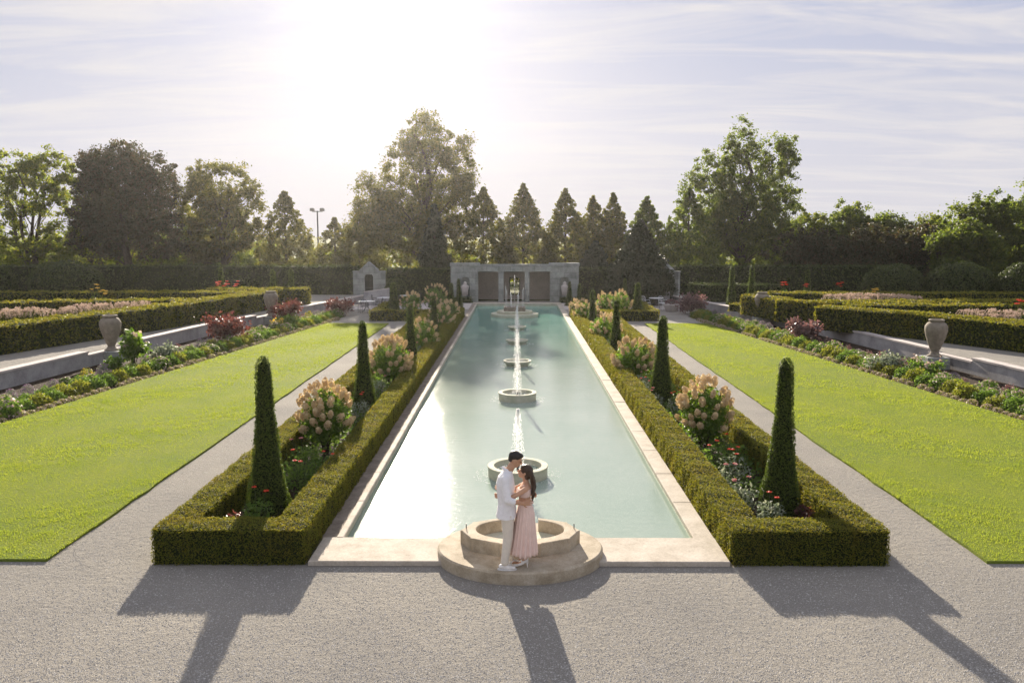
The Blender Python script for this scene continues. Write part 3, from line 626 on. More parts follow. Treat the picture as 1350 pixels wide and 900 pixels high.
# ------------------------------------------------------------------ plants
def hydrangea(loc, label, h=1.35, w=.75, heads=34, near=True, seed=0):
    t = thing('hydrangea_bush', loc, label, 'hydrangea', 'hydrangeas in the pool beds')
    st = []; tips = []
    for i in range(14):
        a = rng.uniform(0, 6.28); q = rng.uniform(.2, .8); tp = (w * q * math.cos(a), w * q * math.sin(a), h * rng.uniform(.6, .85)); st += tube([(0.05 * math.cos(a), .05 * math.sin(a), 0), (tp[0] * .5, tp[1] * .5, tp[2] * .55), tp], [.016, .012, .007], 6)
    mk('stems', st, M['bark'], t)
    n = 2400 if near else 900
    d = sph(n); d[:, 2] = d[:, 2] * np.where(d[:, 2] < 0, .85, 1); rr = rng.uniform(.45, .95, n)
    P = np.stack([d[:, 0] * w * rr, d[:, 1] * w * rr, h * .50 + d[:, 2] * h * .46 * rr], 1)
    mk('foliage', [leaves(P, d, .11 if near else .15, 1.2, .55, up=.3)], M['leaf_bright'], t)
    k = 0; placed = []
    tries = 0
    while k < heads and tries < 4000:
        tries += 1
        dd = sph(1)[0]
        if dd[2] < -.4: continue
        c = np.array([dd[0] * w, dd[1] * w, h * .55 + dd[2] * h * .47]) * np.array([1, 1, 1]) * 1.0
        if any(np.linalg.norm(c - p) < .13 for p in placed): 
            if tries < 2500: continue
        placed.append(c); k += 1
        s = rng.uniform(.8, 1.2); nb = 120 if near else 46
        u = sph(nb); axis = unit((dd + np.array([0, 0, .9]))[None])[0]; zz_ = u @ axis
        rad_ = .068 * s * (1 - .28 * zz_)  # panicle: fuller at its base
        Pp = c + u * rad_[:, None] + axis * (zz_ * .05 * s)[:, None] * 1.3
        hd = mk('flower_head', [leaves(Pp, u, .042 if near else .06, .45, .95), ell(c, (.05 * s, .05 * s, .064 * s), 8, 6)], M['hydrangea'], t)
    return t
HY = [(-4.45, 19.0, 1.62, .62, 'hydrangea full of pinkish cream heads just behind the nearest left cone'), (-4.2, 27.6, 1.65, .72, 'hydrangea between the second and third cones of the left bed'),
      (-4.0, 35.3, 1.5, .66, 'hydrangea between the third and fourth cones of the left bed'), (-3.9, 43.2, 1.4, .7, 'dusky hydrangea beyond the fourth cone of the left bed'), (-3.9, 48.0, 1.3, .6, 'small far hydrangea at the end of the left bed'),
      (4.45, 19.4, 1.66, .62, 'hydrangea with coppery heads just behind the nearest right cone'), (4.1, 28.6, 1.5, .76, 'hydrangea between the second and third cones of the right bed'),
      (4.1, 38.6, 1.4, .75, 'hydrangea between the third and fourth cones of the right bed'), (3.95, 47.2, 1.35, .7, 'hydrangea beyond the fourth cone of the right bed'), (3.85, 51.0, 1.2, .6, 'far hydrangea at the end of the right bed')]
for (x, y, h, w, lb) in HY: hydrangea((x, y, 0), lb, h, w, 50 if y < 30 else 34, y < 30)
GH = 'hydrangeas in the far parterres'
for (x, y, h, w, lb) in ((-6.6, 52.2, 1.5, .7, 'pale hydrangea right of the broad cone beyond the left lawn'), (-5.2, 53.4, 1.9, .8, 'tall pale hydrangea in the shade left of the pavilion'), (5.7, 52.5, 1.5, .75, 'hydrangea in the far right parterre nearest the pool'), (6.4, 51.4, 1.7, .75, 'tall hydrangea left of the cone in the far right parterre')):
    hydrangea((x, y, 0), lb, h, w, 26, False)['group'] = GH
def zinnia(loc, label, h=.75, w=.28, leafm='leaf_mid', flowers=((0, 0, 0),), fm='flower_red', n=260, group='flowering plants in the pool beds', fs=.05, name='zinnia_plant', category='flowering plant', z0=0):
    t = thing(name, loc, label, category, group)
    st = []; k = len(flowers); tips = []
    for i in range(7):
        a = rng.uniform(0, 6.28); st += tube([(0, 0, 0), (w * .5 * math.cos(a), w * .5 * math.sin(a), h * .5), (w * .8 * math.cos(a), w * .8 * math.sin(a), h * rng.uniform(.7, .95))], [.008, .006, .004], 5)
    for i in range(k):
        a = rng.uniform(0, 6.28); rr = w * rng.uniform(.1, .9); tip = (rr * math.cos(a), rr * math.sin(a), h * rng.uniform(.95, 1.2)); tips.append(tip); st += tube([(0, 0, h * .3), tip], [.006, .004], 5)
    mk('stems', st, M['stem'], t)
    a = rng.uniform(0, 6.28, n); rr = w * np.sqrt(rng.random(n)); z = h * (.12 + .85 * rng.random(n) * (1 - .3 * rr / w)); P = np.stack([rr * np.cos(a), rr * np.sin(a), z], 1)
    mk('foliage', [leaves(P, None, .085, 1, .45, up=.8)], M[leafm], t)
    for tp in tips:
        m_ = 14; a = np.linspace(0, 6.28, m_, endpoint=False); Pp = np.stack([tp[0] + fs * .55 * np.cos(a), tp[1] + fs * .55 * np.sin(a), np.full(m_, tp[2])], 1)
        mk('flower_head', [leaves(Pp, np.repeat([[0, 0, 1.0]], m_, 0), fs * .9, .5, .8), ell(tp, (fs * .4, fs * .4, fs * .3), 8, 5)], M[fm], t)
    return t
ZL = [(-4.35, 13.55, .72, .26, 'leaf_mid', 2, 'flower_red', 'green zinnia with a red bloom before the nearest left cone'),
      (-4.75, 13.6, .45, .2, 'leaf_purple', 0, 'flower_violet', 'low purple plant before the nearest left cone'),
      (-4.3, 16.0, .72, .33, 'leaf_mid', 3, 'flower_red', 'tall green flowering plant just behind the nearest left cone'),
      (-4.0, 16.7, .6, .30, 'leaf_mid', 2, 'flower_red', 'bushy green plant against the hedge behind the nearest left cone'),
      (-4.5, 17.3, .7, .32, 'leaf_mid', 2, 'flower_pink', 'green plant under the first left hydrangea'),
      (-4.2, 22.1, .72, .26, 'leaf_silver', 3, 'flower_red', 'grey green plant with orange blooms before the second left cone'),
      (-4.3, 25.3, .75, .30, 'leaf_silver', 2, 'flower_pink', 'grey green plant behind the second left cone'),
      (-4.0, 30.3, .7, .30, 'leaf_silver', 2, 'flower_pink', 'grey green plant before the third left cone'),
      (4.35, 13.85, .6, .24, 'leaf_silver', 2, 'flower_red', 'silvery plant with red blooms before the nearest right cone'),
      (4.15, 14.8, .62, .30, 'leaf_silver', 3, 'flower_pink', 'silvery white leafed plant left of the nearest right cone'),
      (4.05, 15.7, .62, .28, 'leaf_silver', 3, 'flower_pink', 'silvery plant with pink blooms behind the nearest right cone'),
      (4.35, 16.3, .75, .34, 'leaf_silver', 4, 'flower_red', 'tallest silvery plant with red blooms behind the nearest right cone'),
      (4.2, 17.2, .7, .3, 'leaf_mid', 2, 'flower_red', 'green plant before the first right hydrangea'),
      (4.7, 17.6, .7, .3, 'leaf_mid', 1, 'flower_red', 'green plant under the first right hydrangea'),
      (5.05, 14.1, .42, .2, 'leaf_purple', 0, 'flower_pink', 'dark low plant right of the nearest right cone'),
      (4.4, 22.6, .7, .26, 'leaf_silver', 3, 'flower_red', 'silvery plant with red blooms before the second right cone'),
      (3.95, 23.6, .6, .3, 'leaf_silver', 2, 'flower_pink', 'silvery plant left of the second right cone'),
      (3.95, 25.4, .65, .32, 'leaf_silver', 3, 'flower_red', 'silvery mound with coral blooms behind the second right cone'),
      (4.0, 26.6, .65, .3, 'leaf_silver', 2, 'flower_pink', 'silvery mound before the second right hydrangea')]
for (x, y, h, w, lm, k, fm, lb) in ZL: zinnia((x, y, 0), lb, h, w, lm, [0] * k, fm)
# smaller unlabeled individually: repeat plants further down the beds
src = {}
for i, y in enumerate(np.arange(29.5, 50, 1.35)):
    for s in (-1, 1):
        if any(abs(y - c[1]) < .8 and c[0] * s > 0 for c in cl + HY): continue
        key = (i % 2)
        loc = (s * (3.95 + .2 * rng.random()), float(y), 0)
        lb = 'one of the small grey green plants filling the far part of the %s bed' % ('left' if s < 0 else 'right')
        if key not in src: src[key] = zinnia(loc, lb, .62, .34, 'leaf_silver' if key else 'leaf_mid', [0] * 3, 'flower_pink', 200, 'small plants in the far part of the pool beds')
        else: dup(src[key], loc, rng.uniform(0, 6), rng.uniform(.85, 1.15), lb, 'small plants in the far part of the pool beds')
# low ground cover under them
def cover(name, label, x0, x1, y0, y1, n, h, matn, size=.09):
    P = np.stack([rng.uniform(x0, x1, n), rng.uniform(y0, y1, n), .03 + h * rng.random(n) ** 1.5], 1); tag(mk(name, [leaves(P, None, size, 1, .5, up=1.0)], M[matn]), label, 'ground cover', kind='stuff')
cover('ground_cover', 'low green ground cover in the left flower bed', -5.0, -3.8, 15.2, 50, 9000, .32, 'leaf_mid', .10)
cover('ground_cover', 'low green ground cover in the right flower bed', 3.95, 5.1, 15.2, 50, 9000, .32, 'leaf_mid', .10)

# border mounds along the outer edge of the lawns
def mound_mesh(name, r, h, size, matn, n, extra=None):
    d = sph(n); d[:, 2] = np.abs(d[:, 2]); lump = 1 + .12 * np.sin(d[:, 0] * 7 + 1) * np.sin(d[:, 1] * 6) + .06 * rng.normal(size=n)
    P = d * lump[:, None] * np.array([r, r, h]) * rng.uniform(.75, 1.0, (n, 1))
    ch = [leaves(P, d, size, 1.0, .5)]; mi = [0]; ms = [M[matn]]
    if extra:
        m_ = extra[1]; d = sph(m_); d[:, 2] = np.abs(d[:, 2]); ch.append(leaves(d * np.array([r, r, h]) * 1.02, d, size * .8, .6, .9)); ms.append(M[extra[0]]); mi.append(1)
    return ch, ms, mi
KINDS = []
def kind(nm, lbl, catg, r, h, size, matn, n, extra=None):
    ch, ms, mi = mound_mesh(nm, r, h, size, matn, n, extra); me = mk(nm, ch, ms, mi=mi); me2 = me.data; bpy.data.objects.remove(me); KINDS.append((nm, lbl, catg, me2)); return len(KINDS) - 1
kE = kind('edging_plant', 'tiny pale mound edging the %s lawn', 'edging plant', .17, .15, .05, 'leaf_olive', 160, ('flower_cream', 130))
kA = kind('green_mound', 'rounded olive green mound in the %s border', 'border plant', .42, .42, .085, 'leaf_olive', 800)
kB = kind('green_mound', 'rounded mid green mound in the %s border', 'border plant', .40, .45, .085, 'leaf_mid', 800)
kC = kind('flowering_mound', 'bushy mound with pale blooms in the %s border', 'border plant', .42, .5, .09, 'leaf_mid', 600, ('flower_cream', 120))
kD = kind('violet_mound', 'violet flowering plant by the %s terrace wall', 'border plant', .38, .62, .08, 'leaf_silver', 420, ('flower_violet', 260))
kF = kind('yellow_mound', 'yellow flowered plant by the %s terrace wall', 'border plant', .35, .6, .08, 'leaf_olive', 420, ('flower_yellow', 70))
kG = kind('russet_mound', 'russet wispy plant by the %s terrace wall', 'border plant', .33, .62, .08, 'leaf_dusky', 420)
def put(k, x, y, s, z=0, grp='border plants'):
    nm, lbl, catg, me = KINDS[k]; o = bpy.data.objects.new(nm, me); C.objects.link(o); o.location = (x, y, z); o.rotation_euler = (0, 0, rng.uniform(0, 6.28)); o.scale = (s, s, s * rng.uniform(.85, 1.15))
    side = 'left' if x < 0 else 'right'
    tag(o, lbl % side, catg, {kE: 'edging plants along the %s lawn', kA: 'olive mounds of the %s border', kB: 'mid green mounds of the %s border', kC: 'pale blooming mounds of the %s border', kD: 'violet plants of the %s border', kF: 'yellow flowered plants of the %s border', kG: 'russet plants of the %s border'}[k] % side)
for s in (-1, 1):
    y = 20.0
    while y < 50:
        if rng.random() < .8: put(kE, s * (lx(y) + .16 + rng.uniform(-.03, .05)), y, rng.uniform(.8, 1.15))
        y += .36
    y = 20.2; seq = (kA, kB, kA, kA, kC, kB)
    i = 0
    while y < 52:
        put(seq[i % 6] if s > 0 or i % 5 else kB, s * (lx(y) + .68 + rng.uniform(-.06, .06)), y, rng.uniform(.85, 1.1)); y += .68; i += 1
    y = 20.4
    while y < 54:
        put(int(rng.choice([kA, kC, kB, kC])), s * (lx(y) + 1.35 + rng.uniform(-.1, .1)), y, rng.uniform(.7, 1.0)); y += .85
    y = 20.6
    while y < 55:
        x = lx(y) + 2.05 + rng.uniform(-.12, .15)
        if x < wx(y) - .3: put(int(rng.choice([kD, kG, kF, kD, kG, kC])), s * x, y, rng.uniform(.5, .78))
        y += .9
# purple-leaved and leafy shrubs
def shrub(name, loc, label, category, r, h, leafm, n, size, group=None, extra=None, stems=9, asp=.6):
    t = thing(name, loc, label, category, group); st = []; cl_ = []
    for i in range(stems):
        a = rng.uniform(0, 6.28); q = rng.uniform(.3, .95); z = h * rng.uniform(.55, .95) * (1 - .25 * q); tip = (r * q * math.cos(a), r * q * math.sin(a), z); st += tube([(0, 0, 0), (tip[0] * .4, tip[1] * .4, z * .6), tip], [.02, .014, .006], 6); cl_.append(tip)
    mk('stems', st, M['bark'], t)
    c = np.array([cl_[i] for i in rng.integers(0, stems, n)]) * rng.uniform(.55, 1.05, (n, 1)); P = c + rng.normal(size=(n, 3)) * np.array([.16, .16, .12]) * r * 1.1; P[:, 2] = np.abs(P[:, 2])
    mk('foliage', [leaves(P, None, size, 1, asp, up=.6)], M[leafm], t)
    if extra:
        m_ = extra[1]; P = np.array([cl_[i] for i in rng.integers(0, stems, m_)]) + rng.normal(size=(m_, 3)) * .1 * r + np.array([0, 0, .12]); mk('flowers', [leaves(P, None, size * .8, 1, .8)], M[extra[0]], t)
    return t
shrub('smoke_bush', (-13.5, 38.9, 0), 'red purple leaved bush before the left terrace wall, between the two left urns', 'shrub', 1.15, 1.55, 'leaf_purple', 1500, .17)
shrub('smoke_bush', (-12.75, 46.3, 0), 'red leaved bush right beside the far left urn', 'shrub', .95, 1.7, 'leaf_purple', 900, .17)
shrub('smoke_bush', (-11.2, 52.5, 0), 'dark wine red bush at the far end of the left border', 'shrub', 1.15, 1.35, 'leaf_purple', 1200, .17)
shrub('dusky_bush', (13.6, 38.8, 0), 'shiny dusky leaved bush before the right terrace wall, between the two right urns', 'shrub', .95, 1.35, 'leaf_dusky', 1300, .16)
shrub('dusky_bush', (11.3, 53.6, 0), 'shiny purple grey bush at the far end of the right border', 'shrub', 1.2, 1.3, 'leaf_dusky', 1500, .18)
shrub('broadleaf_plant', (-14.6, 31.4, 0), 'tall broad leaved green plant before the near left urn', 'shrub', .62, 1.6, 'leaf_bright', 650, .22, extra=('flower_cream', 26))
shrub('broadleaf_plant', (-14.9, 30.2, 0), 'dark leafy bush low before the near left urn', 'shrub', .6, .7, 'leaf_mid', 600, .14)
shrub('strappy_clump', (-13.9, 32.6, 0), 'silvery wispy clump right of the near left urn', 'shrub', .7, .8, 'leaf_silver', 900, .12)
shrub('broadleaf_plant', (-12.4, 45.0, 0), 'green leafy plant below the far left urn', 'shrub', .8, .85, 'leaf_mid', 800, .15)
shrub('strappy_clump', (13.7, 30.6, 0), 'pale green wispy clump below the near right urn', 'shrub', .75, .75, 'leaf_silver', 900, .12)
shrub('broadleaf_plant', (14.6, 29.6, 0), 'white flowered green bush before the near right urn', 'shrub', .7, .7, 'leaf_mid', 800, .13, extra=('flower_cream', 90))
shrub('yellow_bush', (-12.6, 44.0, 0), 'small yellow flowered bush left of the far left urn', 'shrub', .5, .6, 'leaf_olive', 400, .12, extra=('flower_yellow', 80))
# plumes and flowers in the maze beds
def plume(loc, label, h, group, k=9, m='flower_cream'):
    t = thing('grass_clump', loc, label, 'ornamental grass', group); st = []; P = []
    for i in range(k * 3):
        a = rng.uniform(0, 6.28); r = h * rng.uniform(.2, .55); p = [(0, 0, 0), (r * .35 * math.cos(a), r * .35 * math.sin(a), h * .7), (r * math.cos(a), r * math.sin(a), h * .95), (r * 1.5 * math.cos(a), r * 1.5 * math.sin(a), h * .78)]; st += tube(p, [.008, .006, .005, .003], 4)
        for q in np.linspace(0, 1, 16): P.append([r * (1 + .5 * q) * math.cos(a), r * (1 + .5 * q) * math.sin(a), h * (.95 + .12 * math.sin(q * 3.14) - .17 * q)])
    mk('blades', st, M['leaf_olive'], t); P = np.array(P); mk('plumes', [leaves(np.repeat(P, 2, 0) + rng.normal(size=(len(P) * 2, 3)) * .015, None, .06, 1, .5)], M[m], t); return t
g0 = None
for i in range(15):
    x = -24.6 + i * .42 * 1.0 + rng.uniform(-.2, .2); y = 36.2 + .40 * i + rng.uniform(-.8, .8)
    lb = 'pink plumed grass clump behind the long left terrace hedge'
    if x > -20.6 + .29 * (y - 31.2) - 1.1: x = -20.6 + .29 * (y - 31.2) - 1.3
    if i % 9 == 0: g0 = plume((x, y, TZ), lb, 1.15, 'pink grasses in the left maze')
    else: dup(g0, (x, y, TZ), rng.uniform(0, 6), rng.uniform(.85, 1.1), lb)
for i in range(20):
    x = 21.6 + i * .42 + rng.uniform(-.3, .3); y = 39.4 - .39 * i + rng.uniform(-1.2, 1.2)
    y = max(y, 31.3 - (x - 21) * 1.05 + 2.2)
    lb = 'pinkish plumed clump in the red flower bed of the right maze'
    if i % 8 == 0: g0 = plume((x, y, TZ), lb, 1.05, 'pink grasses in the right maze')
    else: dup(g0, (x, y, TZ), rng.uniform(0, 6), rng.uniform(.85, 1.1), lb)
for i in range(9):
    x = 18.4 + i * .5 + rng.uniform(-.15, .15); y = 47.2 + rng.uniform(-.5, .9)
    dup(g0, (x, y, TZ), rng.uniform(0, 6), rng.uniform(1.0, 1.2), 'pinkish plumed clump in the farther bed of the right maze', 'pink grasses in the farther right maze')
def canna(loc, label, fm, h=1.2): return zinnia(loc, label, h, .3, 'leaf_mid', [0] * 5, fm, 160, 'bright flowering plants in the maze beds', .13, 'canna_plant', 'flowering plant')
canna((-24.0, 50.0 - 2.6, TZ), 'yellow flowering plant in the left maze', 'flower_yellow', 1.5)
canna((-23.4, 47.0, TZ), 'pale yellow plant beside the yellow one in the left maze', 'flower_yellow', 1.3)
for x, y, fm, lb in ((-19.4, 54, 'flower_red', 'orange red flowers at the back of the left terrace, leftmost'), (-18.8, 54.2, 'flower_red', 'orange red flowers at the back of the left terrace, middle'), (-18.1, 54, 'flower_red', 'deep red flowers at the back of the left terrace, rightmost'),
                     (23.2, 38.5, 'flower_red', 'red canna in the right maze bed, left of the lime leaves'), (25.0, 36.8, 'flower_red', 'red canna in the right maze bed near the lime leaves'), (27.0, 38.2, 'flower_red', 'orange red canna at the right edge of the photograph'), (27.8, 37.6, 'flower_red', 'second orange red canna at the right edge of the photograph'),
                     (17.0, 53.2, 'flower_red', 'orange flowers at the back of the right terrace'), (18.6, 53.6, 'flower_red', 'red flowers beside the lone right terrace cone'), (20.6, 53.4, 'flower_red', 'red flowers farthest right at the back of the right terrace'),
                     (20.6, 47.8, 'flower_yellow', 'yellow flowers in the farther bed of the right maze')):
    canna((x, y, TZ), lb, fm, 1.35)
shrub('lime_plant', (25.4, 36.2, TZ), 'lime green leafy plant in the right maze bed', 'shrub', .6, 1.15, 'leaf_bright', 350, .25)

# ------------------------------------------------------------------ pavilion and niches
t = thing('garden_pavilion', (0, 0, 0), 'grey limestone pavilion with three openings at the far end of the pool', 'pavilion')
yf, yb = 63.4, 66.4
front = [box(-5.0, -4.25, yf, yf + .5, 0, 2.72), box(-3.55, -2.93, yf, yf + .5, 0, 2.72), box(-4.25, -3.55, yf + .32, yf + .5, 0, 2.72),
         box(2.55, 3.3, yf, yf + .5, 0, 2.72), box(4.0, 4.72, yf, yf + .5, 0, 2.72), box(3.3, 4.0, yf + .32, yf + .5, 0, 2.72),
         box(-2.929, 2.549, yf + .002, yf + .45, 2.3, 2.72)]
def arch(cx, w, zs, zt, y0, y1, n=14):
    """masonry above a round arch"""
    V = []; F = []
    for i in range(n + 1):
        a = math.pi * i / n; x = cx - w / 2 * math.cos(a); z = zs + w / 2 * math.sin(a)
        for yy in (y0, y1): V.append([x, yy, z]); V.append([x, yy, zt])
    for i in range(n):
        b = 4 * i; F += [[b, b + 4, b + 5, b + 1], [b + 2, b + 3, b + 7, b + 6], [b, b + 2, b + 6, b + 4], [b + 1, b + 5, b + 7, b + 3]]
    return (np.array(V), np.array(F))
front += [arch(-3.9, .7, 1.55, 2.72, yf, yf + .32), arch(3.65, .7, 1.55, 2.72, yf, yf + .32)]
mk('front_wall', front, M['limestone'], t)
for (a, b) in ((-1.38, -.98), (.63, .98)): mk('pillar', [box(a, b, yf + .03, yf + .4, 0.08, 2.22), box(a - .04, b + .04, yf + .01, yf + .42, 2.22, 2.298), box(a - .04, b + .04, yf + .01, yf + .42, 0, .08)], M['limestone'], t)
mk('parapet', [bevbox(-5.05, -2.8, yf - .05, yf + .55, 2.722, 2.96, .02), bevbox(-2.798, 2.448, yf - .02, yf + .5, 2.722, 2.86, .02), bevbox(2.45, 4.77, yf - .05, yf + .55, 2.722, 2.96, .02)], M['limestone'], t)
mk('side_wall', [box(-5.0, -4.7, yf + .502, yb, 0, 2.6), box(4.4, 4.72, yf + .502, yb, 0, 2.6)], M['limestone'], t)
mk('roof', [box(-4.9, 4.6, yf + .503, yb, 2.602, 2.72)], M['wall_stone'], t)
mk('rear_wall', [box(-4.698, -.57, yb - .3, yb - .01, 0, 2.6), box(.28, 4.398, yb - .3, yb - .01, 0, 2.6), box(-.57, .28, yb - .3, yb - .01, 1.75, 2.6), box(-.57, .28, yb - .3, yb - .01, 0, .3)], M['brown_wall'], t)
w1 = mk('window_frame', [box(-.57, .28, yb - .2, yb - .14, .3, .36), box(-.57, .28, yb - .2, yb - .14, 1.69, 1.75), box(-.57, -.51, yb - .2, yb - .14, .361, 1.689), box(.22, .28, yb - .2, yb - .14, .361, 1.689), box(-.17, -.12, yb - .2, yb - .14, .361, 1.689)], M['metal'], t)
for x in (-3.9, 3.65):
    u = thing('niche_urn', (x, yf - .25, 0), 'pale stone urn on a pedestal before the %s niche of the pavilion' % ('left' if x < 0 else 'right'), 'urn', 'urns before the pavilion niches')
    mk('pedestal', [bevbox(-.26, .26, -.2, .2, 0, .25), bevbox(-.2, .2, -.16, .16, .25, .5)], M['limestone'], u)
    mk('body', [lathe([(.1, .5), (.22, .56), (.24, .9), (.3, 1.15), (.3, 1.22), (.2, 1.28), (.1, 1.36), (.14, 1.46), (.05, 1.55), (0, 1.6)], 20)], M['wall_cap'], u, True)
def niche(x, y, rz, label):
    t = thing('arched_niche', (x, y, 0), label, 'garden niche', 'stone niches either side of the pavilion', rz)
    w = .67
    mk('wall', [box(-w, -.32, 0, .6, .4, 2.45), box(.32, w, 0, .6, .4, 2.45), arch(0, .64, 1.9, 2.45, 0, .3), box(-.32, .32, .3, .6, .4, 2.45), box(-w - .02, w + .02, -.05, .62, 0, .398)], M['limestone'], t)
    V = np.array([[-w - .04, -.04, 2.452], [w + .04, -.04, 2.452], [0, -.04, 3.08], [-w - .04, .62, 2.452], [w + .04, .62, 2.452], [0, .62, 3.08]])
    mk('gable', [(V, np.array([[0, 1, 4, 3], [1, 2, 5, 4], [2, 0, 3, 5]])), (V, np.array([[0, 2, 1], [3, 4, 5]]))], M['limestone'], t)
    mk('wing', [box(-1.2, -w - .002, .08, .5, 0, 2.3), box(-1.23, -w - .002, .05, .53, 2.3, 2.38)], M['limestone'], t); mk('wing', [box(w + .002, 1.2, .08, .5, 0, 2.3), box(w + .002, 1.23, .05, .53, 2.3, 2.38)], M['limestone'], t)
    d = mk('gate', [box(-.3 + i * .1 - .012, -.3 + i * .1 + .012, .1, .13, .4, 2.12 if 0 < i < 6 else 1.9) for i in range(7)] + [box(-.31, .31, .09, .14, 1.1, 1.14)], M['metal'], t)
    mk('door_panel', [box(-.318, .318, .24, .298, .4, 2.1)], M['core'], t)
niche(-11.08, 62.6, 0, 'gabled stone niche with an arched gate left of the pavilion')
niche(11.0, 63.0, R(-30), 'gabled stone niche partly hidden by the dark conifer right of the pavilion')
# small walls on the patios
for s, nm in ((-1, 'left'), (1, 'right')):
    t = thing('patio_wall', (0, 0, 0), 'sloping low stone wall by the %s niche' % nm, 'wall', 'low stone walls by the niches')
    V = [[s * 11.0, 60.0, 0], [s * 9.3, 61.0, 0], [s * 9.35, 61.2, 0], [s * 11.05, 60.2, 0]]; T_ = [[s * 11.0, 60.0, .95], [s * 9.3, 61.0, 1.15], [s * 9.35, 61.2, 1.15], [s * 11.05, 60.2, .95]]
    Fz = BF if s > 0 else BF[:, ::-1]
    mk('wall_face', [(np.array(V + T_, float), Fz)], M['wall_stone'], t)
    for e in (0,): mk('coping', [(np.array([[a * 1.0, b, c + .003] for a, b, c in T_] + [[a, b, c + .06] for a, b, c in T_], float), Fz)], M['wall_cap'], t)
def table(loc, label, r=.55):
    t = thing('garden_table', loc, label, 'table', 'metal tables on the patio'); mk('table_top', [lathe([(0, .70), (r, .70), (r + .01, .715), (r, .73), (0, .735)], 28)], M['white_metal'], t, False)
    for k in range(4): a = k * 1.57 + .8; mk('leg', tube([(.1 * math.cos(a), .1 * math.sin(a), .7), (.08 * math.cos(a), .08 * math.sin(a), .35), (.36 * math.cos(a), .36 * math.sin(a), 0)], [.015, .015, .015], 6), M['metal'], t)
    return t
def chair(loc, rz, label, m='metal'):
    t = thing('garden_chair', loc, label, 'chair', 'metal chairs on the patio', rz)
    mk('seat', [bevbox(-.22, .22, -.22, .22, .43, .46, .01)], M[m], t)
    for a in (-.2, .2):
        for b in (-.2, .2): mk('leg', tube([(a, b, .43), (a * 1.1, b * 1.15, 0)], [.013, .012], 6), M[m], t)
    bk = tube([(-.2, .2, .45), (-.2, .27, .8), (-.12, .29, .9), (.12, .29, .9), (.2, .27, .8), (.2, .2, .45)], [.013] * 6, 6)
    for q in (-.1, 0, .1): bk += tube([(q, .21, .46), (q, .285, .89)], [.008, .008], 5)
    mk('backrest', bk, M[m], t)
    mk('armrest', tube([(-.21, .24, .66), (-.23, -.1, .66), (-.22, -.2, .44)], [.012] * 3, 6), M[m], t); mk('armrest', tube([(.21, .24, .66), (.23, -.1, .66), (.22, -.2, .44)], [.012] * 3, 6), M[m], t)
    return t
table((-9.9, 55.0, 0), 'round patio table nearest the left lawn'); table((-9.2, 58.2, 0), 'round patio table farther back before the left niche'); table((-7.9, 60.3, 0), 'round patio table farthest back left of the pool')
table((9.7, 57.9, 0), 'round patio table on the right patio', .5)
for i, (x, y, rz, lb) in enumerate([(-10.6, 54.6, 1.6, 'metal chair left of the nearest patio table'), (-9.2, 55.4, -1.6, 'metal chair right of the nearest patio table'), (-9.9, 54.2, 3.1, 'metal chair on the lawn side of the nearest patio table'), (-8.5, 58.0, -1.5, 'metal chair right of the middle patio table'), (-9.9, 58.5, 1.5, 'metal chair left of the middle patio table'), (-8.6, 60.2, 1.5, 'metal chair left of the farthest patio table'), (-7.2, 60.4, -1.5, 'metal chair right of the farthest patio table')]):
    chair((x, y, 0), rz, lb)
chair((10.0, 56.9, 0), .5, 'white chair facing away on the right patio', 'white_metal'); chair((8.9, 57.3, 0), 2.2, 'white chair left of the other on the right patio', 'white_metal')
t = thing('planter_pot', (10.35, 55.6, 0), 'round grey stone planter at the end of the right border', 'planter'); mk('bowl', [lathe([(0, 0), (.36, 0), (.42, .1), (.52, .42), (.55, .46), (.53, .5), (.46, .5), (.44, .42), (0, .4)], 28)], M['wall_cap'], t, True); mk('soil', [lathe([(.44, .43), (0, .44)], 20)], M['soil'], t)
P = sph(260) * np.array([.42, .42, .25]) + np.array([0, 0, .55]); mk('foliage', [leaves(P, None, .14, 1, .6)], M['leaf_dusky'], t)
t = thing('light_mast', (-26, 110, 0), 'tall floodlight mast with two lamp heads far behind the trees', 'floodlight mast')
mk('pole', tube([(0, 0, 0), (0, 0, 8.2)], [.14, .09], 10), M['lamp'], t); mk('crossbar', tube([(-.7, 0, 8.1), (.7, 0, 8.1)], [.05, .05], 8), M['lamp'], t)
for x in (-.65, .65): mk('lamp_head', [bevbox(x - .28, x + .28, -.25, .2, 8.15, 8.55, .08)], M['lamp'], t)

